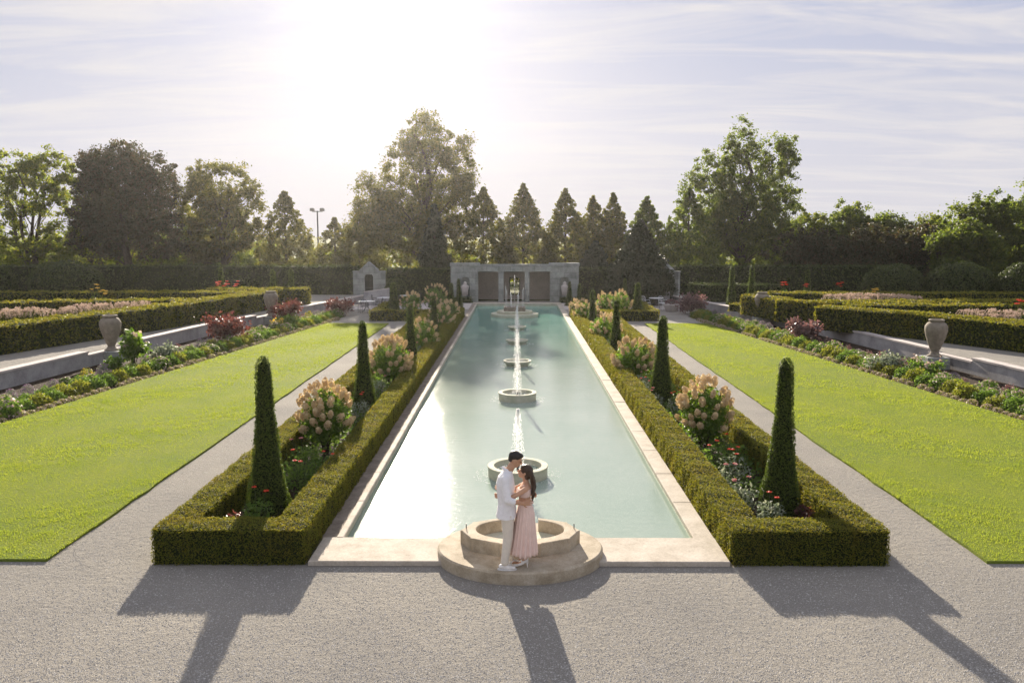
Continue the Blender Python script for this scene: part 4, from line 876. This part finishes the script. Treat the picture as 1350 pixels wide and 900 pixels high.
# ------------------------------------------------------------------ trees
def limbs(base, targets, r0, trunk_top):
    """trunk and limbs as tapered tubes"""
    ch = []; bx, by = 0, 0
    k = 7; tp = [(rng.normal() * .08 * i, rng.normal() * .06 * i, trunk_top * i / (k - 1)) for i in range(k)]
    ch += tube(tp, [r0 * (1.25 if i == 0 else 1) * (1 - .72 * i / (k - 1)) for i in range(k)], 9)
    for T in targets:
        f = min(.9, max(.12, (T[2] / trunk_top) * .55)); i = f * (k - 1); a = int(i); u = i - a; s = [tp[a][q] * (1 - u) + tp[min(a + 1, k - 1)][q] * u for q in range(3)]
        m1 = [s[0] * .55 + T[0] * .45, s[1] * .55 + T[1] * .45, s[2] * .5 + T[2] * .5 + .3]; rr = r0 * (1 - .72 * f) * .28
        ch += tube([s, m1, list(T)], [rr, rr * .6, rr * .18], 6)
    return ch
def tree(name, loc, label, category, lobes, leafm, n, size, r0=.3, clump=.45, group=None, gap=.5, ntg=26, multi=1, shell=.35):
    size = size * .98
    t = thing(name, loc, label, category, group)
    vol = np.array([l[2] * l[2] * l[3] for l in lobes]); pr = vol ** .8 / (vol ** .8).sum()
    n = int(n * 2.2); nc = max(30, int(n / 60)); idx = rng.choice(len(lobes), nc, p=pr); L = np.array([(l[0], l[4] if len(l) > 4 else 0, l[1], l[2], l[2] * .9, l[3]) for l in lobes])[idx]
    d = sph(nc); rr = (shell + (1 - shell) * rng.random(nc)) ** .7; Cc = L[:, :3] + d * rr[:, None] * L[:, 3:]
    # ragged edge: push some clumps out
    Cc += d * (rng.random(nc) ** 4)[:, None] * .55
    m_ = int(n / nc); cs = clump * rng.uniform(.35, 1.35, nc)
    P = np.repeat(Cc, m_, 0) + rng.normal(size=(nc * m_, 3)) * np.repeat(cs, m_)[:, None] * np.array([.62, .62, .5])
    ctr = np.repeat(L[:, :3], m_, 0)
    P[:, 2] = np.maximum(P[:, 2], .3)
    top = max(l[1] for l in lobes) + 0
    tg = Cc[rng.choice(nc, min(ntg, nc), replace=False)]
    ch = []
    for q in range(multi):
        c2 = limbs((0, 0), tg[q::multi], r0 / (multi ** .5), top * .95)
        if multi > 1:
            ang = q * 6.28 / multi; c2 = [(V + np.outer(V[:, 2] / top, [math.cos(ang) * 1.6, math.sin(ang) * 1.2, 0]) + np.array([math.cos(ang) * .25, math.sin(ang) * .2, 0]), F) for V, F in c2]
        ch += c2
    mk('trunk', ch, M['bark'], t, True)
    mk('crown', [leaves(P, unit(P - ctr), size, 1.3, .65, up=.25)], M[leafm], t); return t
def conical(loc, h, w, leafm, n, size, label, group, dens=1.0, name='conical_tree', category='tree', low=.12, twist=0):
    t = thing(name, loc, label, category, group)
    nc = max(60, int(n / 22)); u = 1 - rng.random(nc) ** .72; u = np.clip(u, 0, .98)
    rad_ = w / 2 * np.where(u < .18, .75 + u / .18 * .25, np.maximum(0.03, 1 - np.clip((u - .18) / .82, 0, 1) ** 1.35)) * (1 + .06 * np.sin(np.arange(nc)))
    a = rng.uniform(0, 6.28, nc); rr = rad_ * np.sqrt(rng.uniform(.15, 1.02, nc)); Cc = np.stack([rr * np.cos(a), rr * np.sin(a), h * (low + (1 - low) * u)], 1)
    m_ = int(n / nc); P = np.repeat(Cc, m_, 0) + rng.normal(size=(nc * m_, 3)) * np.repeat(.06 + .15 * (1 - u), m_)[:, None] * np.array([1, 1, .8])
    P[:, 2] = np.clip(P[:, 2], .2, h)
    ch = tube([(0, 0, 0), (0, 0, h * .5), (0, 0, h * .95)], [.16, .1, .02], 8)
    for i in rng.choice(nc, min(24, nc), replace=False): ch += tube([(0, 0, max(.5, Cc[i][2] - .6)), list(Cc[i])], [.035, .01], 5)
    mk('trunk', ch, M['bark'], t, True); mk('crown', [leaves(P, unit(P * np.array([1, 1, .0]) + 1e-3), size, 1.3, .65)], M[leafm], t); return t
tree('tall_tree', (-8.4, 78, 0), 'tallest tree, an upswept olive crown left of the pavilion under the sun', 'tree',
     [(.2, 13.7, 2.5, 2.4), (-.3, 14.9, 1.2, 1.2), (2.9, 11.6, 1.9, 2.6), (3.6, 13.2, 1.0, 1.2), (-2.0, 11.2, 2.1, 2.8), (-4.3, 8.8, 2.1, 2.5), (-5.8, 5.7, 1.9, 2.5), (1.1, 9.0, 3.2, 3.4), (3.0, 7.8, 2.3, 3.2), (-3.4, 6.6, 2.8, 2.8), (-2.1, 5.3, 3.6, 3.2), (.8, 4.6, 2.6, 2.6)], 'tree_olive', 30000, .22, .5, .42, ntg=46, shell=.3)
tree('tall_tree', (21, 78, 0), 'tall loose green tree standing above the right yew hedge', 'tree',
     [(0, 13.5, 1.5, 2.0), (-1.6, 12.4, 1.2, 1.4), (2.8, 11.9, 1.9, 2.3), (3.9, 12.5, .9, 1.2), (-3.3, 10.8, 1.8, 2.0), (-4.9, 8.6, 1.3, 2.0), (-.4, 10.0, 2.6, 2.6), (3.2, 9.0, 1.8, 1.8), (0, 6.6, 4.2, 3.2), (1.6, 4.0, 4.2, 2.6), (-3, 5.0, 2.8, 2.6), (3.0, 7.0, 2.2, 2.4), (-1.5, 8.3, 2.6, 2.2)], 'tree_green', 30000, .22, .42, .40, ntg=50, shell=.25)
tree('maple_tree', (-34.8, 75, 0), 'big dark purplish tree, second from the left edge', 'tree',
     [(0, 10.9, 3.3, 2.3), (-2.8, 9.9, 2.0, 2.4), (2.8, 9.6, 2.0, 2.2), (0, 7.0, 4.3, 3.0), (-2.6, 4.9, 2.5, 2.4), (3, 4.8, 2.4, 2.5)], 'tree_dark', 30000, .23, .42, .38, ntg=36, shell=.25)
tree('round_tree', (-26.9, 77, 0), 'round topped dark tree right of the big dark one, limbs showing', 'tree',
     [(0, 9.4, 3.3, 2.1), (-2.3, 7.6, 1.9, 2.4), (2.5, 7.1, 1.6, 2.2), (0, 5.4, 3.2, 1.9), (-1.5, 3.8, 2.2, 1.5)], 'tree_olive', 15000, .22, .36, .36, ntg=42, shell=.45)
tree('multistem_tree', (-43.6, 75, 0), 'airy yellow green tree with several stems at the left edge', 'tree',
     [(2.2, 10.8, 2.1, 1.7), (-1.6, 11.0, 2.8, 1.6), (-4.5, 9.8, 2.3, 2.0), (.6, 8.4, 3.0, 1.7), (3.8, 8.2, 1.6, 1.9), (-3, 6.0, 2.7, 2.0), (2.6, 4.3, 2.4, 1.8), (-1, 3.6, 3.0, 1.5)], 'tree_yellow', 16000, .22, .42, .36, ntg=44, multi=4, shell=.4)
tree('shade_tree', (-39.2, 82, 0), 'green tree filling the gap behind the big dark one at the left', 'tree', [(0, 7.0, 3.6, 3.0), (2.0, 4, 3, 2.4), (-2.5, 4, 3, 2.4)], 'tree_yellow', 11000, .24, .3)
tree('shade_tree', (-30.6, 83, 0), 'green tree behind the gap between the two dark trees at the left', 'tree', [(0, 5.6, 3.2, 2.6), (2.0, 3.4, 3, 2.2), (-2.5, 3.6, 3, 2.2)], 'tree_green', 10000, .24, .3)
GCN = 'row of conical trees behind the pavilion'
CT = [(-22.0, 80, 9.0, 5.0, 8500, 'conical tree left of the floodlight mast'), (-18.6, 86, 6.7, 4.2, 5500, 'short conical tree right of the floodlight mast'), (-15.3, 82, 7.4, 4.2, 6500, 'conical tree left of the tallest tree'),
      (-3.0, 76, 9.1, 4.5, 9000, 'conical tree just right of the tallest tree'), (.6, 76, 9.4, 4.2, 9000, 'conical tree straight behind the pavilion'), (4.4, 76, 9.0, 4.2, 9000, 'conical tree behind the right half of the pavilion'),
      (7.1, 78, 8.5, 3.2, 6500, 'left one of the twin conical trees right of the pavilion'), (8.9, 78, 8.7, 3.6, 7500, 'right one of the twin conical trees right of the pavilion'), (11.8, 76.5, 8.3, 4.0, 8000, 'conical tree behind the dark conifer'), (15.3, 75, 9.0, 4.6, 9000, 'conical tree left of the tall loose tree on the right')]
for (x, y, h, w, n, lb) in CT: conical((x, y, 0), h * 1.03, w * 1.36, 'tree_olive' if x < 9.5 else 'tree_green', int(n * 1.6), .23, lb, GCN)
conical((9.05, 61.6, 0), 6.15, 4.9, 'conifer', 36000, .22, 'dense dark conifer right of the pavilion', None, name='dark_conifer', low=.02)
conical((6.4, 68, 0), 4.6, 4.0, 'conifer', 14000, .22, 'smaller dark evergreen close to the right corner of the pavilion', None, name='dark_conifer', low=.02)
conical((-6.7, 69, 0), 7.6, 3.0, 'conifer', 16000, .2, 'dark ivy green column at the foot of the tallest tree', None, name='dark_conifer', low=.02)
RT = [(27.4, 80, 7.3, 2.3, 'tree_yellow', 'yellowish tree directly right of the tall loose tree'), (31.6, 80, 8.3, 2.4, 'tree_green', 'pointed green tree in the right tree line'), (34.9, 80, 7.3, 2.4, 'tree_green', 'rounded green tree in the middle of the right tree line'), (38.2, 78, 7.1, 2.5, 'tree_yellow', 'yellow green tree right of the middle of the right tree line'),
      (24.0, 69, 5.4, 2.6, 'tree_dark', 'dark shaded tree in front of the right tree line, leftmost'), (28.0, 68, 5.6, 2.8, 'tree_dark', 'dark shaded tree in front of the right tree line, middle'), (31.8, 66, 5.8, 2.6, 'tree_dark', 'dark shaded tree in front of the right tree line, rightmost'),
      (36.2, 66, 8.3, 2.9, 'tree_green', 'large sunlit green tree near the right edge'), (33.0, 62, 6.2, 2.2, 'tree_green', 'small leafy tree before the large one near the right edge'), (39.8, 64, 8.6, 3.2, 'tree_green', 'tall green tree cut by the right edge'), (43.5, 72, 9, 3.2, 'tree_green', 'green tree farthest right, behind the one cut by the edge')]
for (x, y, h, r, lm, lb) in RT:
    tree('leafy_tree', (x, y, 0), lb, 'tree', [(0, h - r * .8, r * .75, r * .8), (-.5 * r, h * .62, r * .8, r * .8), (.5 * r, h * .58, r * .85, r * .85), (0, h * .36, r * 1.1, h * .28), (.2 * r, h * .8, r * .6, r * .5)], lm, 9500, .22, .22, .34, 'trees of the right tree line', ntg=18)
GS = 'rounded dark shrubs beyond the right maze'
for (x, y, h, r, lb) in ((25.0, 55.5, 3.1, 2.0, 'rounded dark shrub beyond the right maze, leftmost'), (28.6, 54, 3.3, 2.1, 'rounded dark shrub beyond the right maze, middle'), (31.9, 52, 3.4, 1.9, 'olive brown rounded shrub beyond the right maze, at the right edge')):
    t = thing('rounded_shrub', (x, y, 0), lb, 'shrub', GS); mk('branches', [ell((0, 0, h * .5), (r * .92, r * .92, h * .5 * .92), 24, 14)], M['core'], t, True)
    n = 9000; d = sph(n); P = d * np.array([r, r, h * .5]) * (1 + .05 * np.sin(d[:, :1] * 9) * np.sin(d[:, 2:] * 8) + .02 * rng.normal(size=(n, 1))) + np.array([0, 0, h * .5]); P = P[P[:, 2] > .1]
    mk('foliage', [leaves(P, unit(P - np.array([0, 0, h * .5])), .15, .8, .6)], M['yew'], t)
for (x, y, h, r, lb) in ((-38, 58, 3.4, 2.6, 'rounded dark bush at the left edge before the trees'), (-32.5, 60, 3.2, 2.4, 'rounded dark bush under the big dark tree'), (-9.0, 62.0, 1.9, .8, 'small dark clipped bush right of the left niche')):
    t = thing('rounded_shrub', (x, y, 0), lb, 'shrub', 'rounded dark shrubs on the left'); mk('branches', [ell((0, 0, h * .5), (r * .92, r * .92, h * .5 * .92), 24, 14)], M['core'], t, True)
    n = int(5000 * r / 2); d = sph(n); P = d * np.array([r, r, h * .5]) * (1 + .05 * np.sin(d[:, :1] * 9) + .02 * rng.normal(size=(n, 1))) + np.array([0, 0, h * .5]); P = P[P[:, 2] > .1]
    mk('foliage', [leaves(P, unit(P - np.array([0, 0, h * .5])), .16, .8, .6)], M['yew'], t)
# understory far behind: one mass
n = 42000; x = rng.uniform(-62, 62, n); y = rng.uniform(86, 93, n); hh = 3.6 + .9 * np.sin(x * .35) + .7 * np.sin(x * .9 + 1) + .4 * np.sin(x * 2.3)
P = np.stack([x, y, hh * rng.random(n) ** .7], 1); tag(mk('distant_woodland', [leaves(P, None, .38, 1, .65)], M['tree_yellow']), 'sunlit yellow green undergrowth seen through the gaps behind the trees', 'woodland', kind='stuff')

# ------------------------------------------------------------------ air
def haze_b(t, o):
    v = nn(t, 'ShaderNodeVolumePrincipled'); v.inputs['Color'].default_value = (.95, .93, .92, 1); v.inputs['Density'].default_value = .00018; v.inputs['Anisotropy'].default_value = .78
    t.links.new(v.outputs[0], o.inputs[1])
hzo = mk('haze', [box(-120, 120, -12, 122, -1.1, 18.5)], mat('haze', haze_b)); tag(hzo, 'pale sunlit haze in the air over the whole garden', 'haze', kind='stuff')

# ------------------------------------------------------------------ people
def remeshed(name, chunks, m, parent, voxel=.008, smooth=6, sub=None):
    """fuse overlapping volumes into one continuous skin"""
    o = mk(name + '_raw', chunks, m); 
    md = o.modifiers.new('r', 'REMESH'); md.mode = 'VOXEL'; md.voxel_size = voxel; md.use_smooth_shade = True
    if smooth: s_ = o.modifiers.new('s', 'SMOOTH'); s_.iterations = smooth; s_.factor = .5
    dg = bpy.context.evaluated_depsgraph_get(); me = bpy.data.meshes.new_from_object(o.evaluated_get(dg)); me.name = name
    me.materials.clear(); me.materials.append(m); me.polygons.foreach_set('use_smooth', np.ones(len(me.polygons), bool))
    bpy.data.objects.remove(o); r = bpy.data.objects.new(name, me); C.objects.link(r); r.parent = parent; return r
def cap(a, b, ra, rb, n=12, sx=1, sy=1):
    a, b = Vector(a), Vector(b); d = (b - a).normalized(); pts = []; rs = []
    for t_ in (-1, -.85, -.5): pts.append(a + d * ra * t_ * .98); rs.append(ra * math.sqrt(max(.002, 1 - t_ * t_)))
    for k in range(4): u = k / 3; pts.append(a.lerp(b, u)); rs.append(ra + (rb - ra) * u)
    for t_ in (.5, .85, 1): pts.append(b + d * rb * t_ * .98); rs.append(rb * math.sqrt(max(.002, 1 - t_ * t_)))
    return tube([tuple(p) for p in pts], rs, n, sx, sy)
def loft(secs, n=24, fold=None):
    """secs: (cx, cy, z, rx, ry) stacked closed sections"""
    V = []; 
    for k, (cx, cy, z, rx, ry) in enumerate(secs):
        for i in range(n):
            a = 2 * math.pi * i / n; f = fold(a, k) if fold else 1; V.append([cx + rx * f * math.cos(a), cy + ry * f * math.sin(a), z])
    Q = [[k * n + i, k * n + (i + 1) % n, (k + 1) * n + (i + 1) % n, (k + 1) * n + i] for k in range(len(secs) - 1) for i in range(n)]
    b = len(V); V.append([secs[0][0], secs[0][1], secs[0][2]]); V.append([secs[-1][0], secs[-1][1], secs[-1][2]]); e = (len(secs) - 1) * n
    T = [[b, (i + 1) % n, i] for i in range(n)] + [[b + 1, e + i, e + (i + 1) % n] for i in range(n)]
    V = np.array(V, float); return [(V, np.array(Q)), (V, np.array(T))]
def hand(w, dirv, palm_n, curl, side=1):
    """palm and five separate curled fingers; w wrist, dirv along the hand, palm_n towards what it rests on"""
    w = Vector(w); d = Vector(dirv).normalized(); p = Vector(palm_n); p = (p - d * p.dot(d)).normalized(); s = d.cross(p) * side; ch = []
    ch += tube([tuple(w - d * .01), tuple(w + d * .03), tuple(w + d * .085)], [.024, .038, .040], 12, 1, .55) if False else []
    for q in (-.028, -.010, .010, .028): ch += cap(w + s * q * .5, w + d * .082 + s * q, .016, .013, 8)
    ln = (.060, .074, .068, .052)
    for q, l in zip((-.031, -.0105, .0105, .031), ln):
        b0 = w + d * .085 + s * q; b1 = b0 + (d * math.cos(curl * .5) + p * math.sin(curl * .5)) * l * .5 + s * q * .12; b2 = b1 + (d * math.cos(curl) + p * math.sin(curl)) * l * .5
        ch += cap(b0, b1, .0098, .0088, 8) + cap(b1, b2, .0088, .0072, 8)
    t0 = w + d * .025 - s * .024; t1 = t0 + (d * .55 - s * .8 + p * .25).normalized() * .042; t2 = t1 + (d * .85 - s * .3 + p * .4).normalized() * .034
    ch += cap(t0, t1, .013, .0105, 8) + cap(t1, t2, .0105, .008, 8); return ch
def head(c, pitch, face, sc=1.0, f=False):
    """skull, jaw, nose, ears, brow, lips; face = +1 looks to +x, -1 to -x. pitch up positive (radians)"""
    Rm = Matrix.Rotation(-pitch * face if face > 0 else pitch, 3, 'Y')
    if face < 0: Rm = Matrix.Rotation(pitch, 3, 'Y')
    def L(x, y, z): v = Rm @ Vector((x * face * sc, y * sc, z * sc)); return (c[0] + v.x, c[1] + v.y, c[2] + v.z)
    sk = [ell(L(-.012, 0, .028), (.098 * sc, .078 * sc, .094 * sc), 18, 12, Rm), ell(L(.022, 0, -.03), (.068 * sc, .060 * sc, .075 * sc), 16, 10, Rm), ell(L(.045, 0, -.078), (.034 * sc, .034 * sc, .028 * sc), 12, 8, Rm)]
    sk += cap(L(.088, 0, .018), L(.108, 0, -.022), .009 * sc, .015 * sc, 8)
    sk += [ell(L(.078, 0, -.052), (.020 * sc, .026 * sc, .014 * sc), 10, 6, Rm), ell(L(.078, .03, .026), (.016 * sc, .024 * sc, .010 * sc), 8, 6, Rm), ell(L(.078, -.03, .026), (.016 * sc, .024 * sc, .010 * sc), 8, 6, Rm),
           ell(L(-.004, .078, -.008), (.020 * sc, .010 * sc, .032 * sc), 10, 8, Rm), ell(L(-.004, -.078, -.008), (.020 * sc, .010 * sc, .032 * sc), 10, 8, Rm)]
    return sk, L, Rm
def face_parts(L, Rm, par, sc=1.0):
    mk('lips', [ell(L(.097, 0, -.052), (.008 * sc, .022 * sc, .007 * sc), 12, 6, Rm)], M['lips'], par, True)
    for q in (-.031, .031):
        mk('eye', [ell(L(.086, q, .005), (.008 * sc, .013 * sc, .006 * sc), 10, 6, Rm)], M['eye'], par, True)
        mk('eyebrow', [ell(L(.090, q, .026), (.007 * sc, .018 * sc, .004 * sc), 10, 6, Rm)], M['hair_black'], par, True)
# --- man
man = thing('person', (-.15, 11.78, .19), 'man in long white shirt, cream trousers and white shoes bending his head to the woman', 'person')
hc = (.135, 0, 1.625); hs, hL, hR = head(hc, -.42, 1, .98)
body = hs + cap((.02, 0, 1.42), (.085, 0, 1.54), .058, .055) + loft([(.02, 0, .90, .11, .15), (.02, 0, 1.0, .10, .145), (.0, 0, 1.15, .105, .15), (-.005, 0, 1.3, .115, .175), (.0, 0, 1.4, .09, .17), (.02, 0, 1.455, .05, .08)])
def arm(sh, el, wr, ru=.048, rl=.040, rw=.026): return cap(sh, el, ru, rl) + cap(el, wr, rl, rw)
mel, mwr = (.035, -.245, 1.085), (.235, -.185, 1.03)
body += arm((-.01, -.175, 1.385), mel, mwr) + hand(mwr, (.95, .28, .02), (.1, 1, 0), .35)
fel, fwr = (.10, .255, 1.10), (.315, .215, 1.06); body += arm((.0, .175, 1.385), fel, fwr) + hand(fwr, (.9, -.35, -.05), (-.2, -1, 0), .4, -1)
for q, kx, ax in ((-.085, .03, -.025), (.085, .05, .06)): body += cap((.02, q, .9), (kx, q, .50), .085, .056) + cap((kx, q, .50), (ax, q * 1.1, .09), .056, .036) + cap((ax, q * 1.1, .05), (ax + .12, q * 1.15, .03), .035, .025)
remeshed('body', body, M['skin'], man, .0058, 3)
face_parts(hL, hR, man, .98)
hair = [ell(hL(-.022, 0, .046), (.098, .082, .085), 20, 12, hR), ell(hL(.03, 0, .088), (.060, .06, .038), 16, 8, hR), ell(hL(-.06, 0, .0), (.05, .068, .06), 14, 8, hR)]
remeshed('hair', hair, M['hair_black'], man, .007, 1)
sh = loft([(.0, 0, .775, .150, .200), (.005, 0, .86, .142, .192), (.01, 0, .98, .128, .178), (-.005, 0, 1.12, .126, .178), (-.01, 0, 1.28, .135, .198), (-.005, 0, 1.38, .112, .198), (.01, 0, 1.43, .085, .15), (.03, 0, 1.47, .066, .080)], 28, lambda a, k: 1 + .03 * math.sin(7 * a + k) * (1 if k < 4 else .4))
sh += cap((-.01, -.18, 1.385), (.02, -.245, 1.10), .066, .058) + cap((.02, -.248, 1.10), (.10, -.225, 1.065), .058, .050) + cap((.0, .18, 1.385), (.09, .255, 1.11), .066, .056)
sh += tube([(.03, -.045, 1.47), (-.03, -.035, 1.50), (-.045, 0, 1.51), (-.03, .035, 1.50), (.03, .045, 1.47)], [.022] * 5, 8)
remeshed('shirt', sh, M['shirt'], man, .009, 3)
mk('sleeve_cuff', tube([(.085, -.229, 1.07), (.118, -.220, 1.060)], [.053, .052], 16), M['shirt'], man, True)
tr = loft([(.02, 0, .80, .125, .170), (.02, 0, .90, .122, .165), (.02, 0, .96, .11, .155)], 24)
for q, kx, ax in ((-.085, .03, -.02), (.085, .05, .06)): tr += cap((.02, q, .83), (kx, q, .50), .102, .074) + cap((kx, q, .50), (ax, q * 1.1, .115), .074, .060)
remeshed('trousers', tr, M['trousers'], man, .009, 3)
def shoe(x, y, z, dirx, l=.27, dy=0):
    pts = []
    V = cap((x - .05 * dirx, y, z + .04), (x + .02 * dirx, y, z + .045), .036, .036) + cap((x + .0 * dirx, y, z + .035), (x + .14 * dirx, y + dy, z + .026), .037, .028)
    return V
for q, ax, nmq in ((-.094, -.025, 0), (.094, .06, 1)):
    s_ = remeshed('shoe', shoe(ax, q, .012, 1, dy=-.02 if q < 0 else .02), M['shoe'], man, .007, 2)
    mk('sole', [lathe([(.001, .0), (.138, .0), (.142, .02), (.001, .024)], 24, ax + .04, q, 1, .30)], M['white_metal'], s_, False)
# --- woman
wom = thing('person', (.12, 11.84, .19), 'woman in blush pink top and pleated skirt with long dark hair and white heels', 'person')
hc = (.0, 0, 1.425); hs, hL, hR = head(hc, .32, -1, .9, True)
body = hs + cap((.025, 0, 1.24), (.008, 0, 1.36), .045, .042) + loft([(.01, 0, .82, .10, .15), (.01, 0, .90, .10, .145), (.0, 0, .98, .082, .118), (.0, 0, 1.06, .085, .125), (.0, 0, 1.14, .098, .14), (.015, 0, 1.22, .08, .145), (.02, 0, 1.27, .042, .06)])
for q in (-.052, .052): body.append(ell((-.065, q, 1.13), (.055, .052, .052), 12, 8))
wel, wwr = (-.17, -.20, 1.11), (-.335, -.13, 1.10)
body += arm((.02, -.145, 1.215), wel, wwr, .040, .034, .021) + hand(wwr, (-.8, .6, -.1), (.3, 1, 0), .5, -1)
wf, wfw = (-.13, .20, 1.12), (-.31, .20, 1.16); body += arm((.02, .145, 1.215), wf, wfw, .040, .034, .021) + hand(wfw, (-.85, -.5, .05), (.1, -1, 0), .3)
for q, kx in ((-.06, 0.0), (.07, .01)): body += cap((.01, q, .82), (kx, q, .46), .078, .050) + cap((kx, q, .46), (kx + .02, q, .17), .052, .028) + cap((kx + .02, q, .15), (kx - .03, q, .085), .030, .024) + cap((kx - .03, q, .085), (kx - .13, q, .032), .026, .020)
remeshed('body', body, M['skin_fair'], wom, .0058, 3)
face_parts(hL, hR, wom, .9)
hair = [ell(hL(-.022, 0, .040), (.098, .082, .088), 20, 12, hR), ell(hL(-.062, 0, -.02), (.055, .078, .09), 14, 8, hR), ell(hL(.02, 0, .082), (.058, .06, .032), 16, 8, hR)]
for i in range(15):
    q = (i - 7) / 7.0; y0 = q * .068; ph = random.uniform(0, 6.28); pts = []; rs = []; ln = .43 + .08 * random.random() - .08 * abs(q)
    for k in range(9):
        u = k / 8; pts.append((.055 + .085 * math.sin(min(1, u * 1.6) * 1.5) + .014 * math.sin(u * 13 + ph) - .02 * u + .012 * abs(q), y0 * (1 + .35 * u) + .012 * math.cos(u * 12 + ph), 1.47 - ln * u)); rs.append(.028 * (1 - .55 * u ** 2) * (1 if k < 8 else .35))
    hair += tube(pts, rs, 8)
remeshed('hair', hair, M['hair_brown'], wom, .007, 1)
top = loft([(.0, 0, 1.075, .094, .134), (.0, 0, 1.10, .100, .140), (-.004, 0, 1.14, .108, .148), (.006, 0, 1.19, .096, .150)], 24)
for q in (-.052, .052): top.append(ell((-.068, q, 1.13), (.062, .060, .058), 12, 8)); top += tube([(-.06, q * 1.3, 1.17), (-.02, q * 1.5, 1.245), (.04, q * 1.6, 1.24), (.07, q * 1.4, 1.18)], [.014] * 4, 8)
remeshed('crop_top', top, M['pink'], wom, .007, 2)
NP = 17
secs = [(.0, 0, .985, .090, .126), (.005, 0, .955, .096, .132), (.012, 0, .90, .112, .152), (.012, 0, .80, .134, .175), (.004, 0, .65, .150, .19), (-.002, 0, .48, .168, .205), (-.006, 0, .32, .184, .22), (-.01, 0, .205, .198, .232)]
def fold(a, k): return 1 + (0, .005, .015, .03, .05, .07, .085, .095)[k] * math.sin(NP * a + .5 * math.sin(3 * a) + .15 * k)
def cloth(secs, n, fold):
    V = []; S2 = []
    for k in range(len(secs) - 1):
        for q in range(3): u = q / 3; S2.append((tuple(a * (1 - u) + b * u for a, b in zip(secs[k], secs[k + 1])), k + u))
    S2.append((secs[-1], len(secs) - 1.0))
    for (cx, cy, z, rx, ry), kk in S2:
        k0 = int(kk); u = kk - k0
        for i in range(n):
            a = 2 * math.pi * i / n; f = fold(a, k0) * (1 - u) + fold(a, min(k0 + 1, len(secs) - 1)) * u; V.append([cx + rx * f * math.cos(a), cy + ry * f * math.sin(a), z + (.012 * math.sin(5 * a) if kk == len(secs) - 1 else 0)])
    Q = [[k * n + i, (k + 1) * n + i, (k + 1) * n + (i + 1) % n, k * n + (i + 1) % n] for k in range(len(S2) - 1) for i in range(n)]
    return (np.array(V), np.array(Q))
sk_ = mk('skirt', [cloth(secs, 170, fold)], M['pink'], wom, True); sm = sk_.modifiers.new('thick', 'SOLIDIFY'); sm.thickness = .004
mk('waistband', tube([(0, 0, .958), (0, 0, .992)], [.1, .096], 32, 1.34, .96, caps=False), M['pink'], wom, True)
for q, kx in ((-.06, 0.0), (.07, .01)):
    s_ = remeshed('high_heel', cap((kx + .025, q, .105), (kx - .03, q, .085), .031, .030) + cap((kx - .03, q, .07), (kx - .14, q, .026), .030, .022) + cap((kx - .14, q, .024), (kx - .185, q, .018), .020, .008), M['shoe'], wom, .006, 1)
    mk('heel', tube([(kx + .035, q, .10), (kx + .045, q, .0)], [.012, .005], 8), M['shoe'], s_)

for o in C.objects:
    if o.name.startswith(('splash', 'water_jet')) and o.parent: o['kind'] = 'stuff'
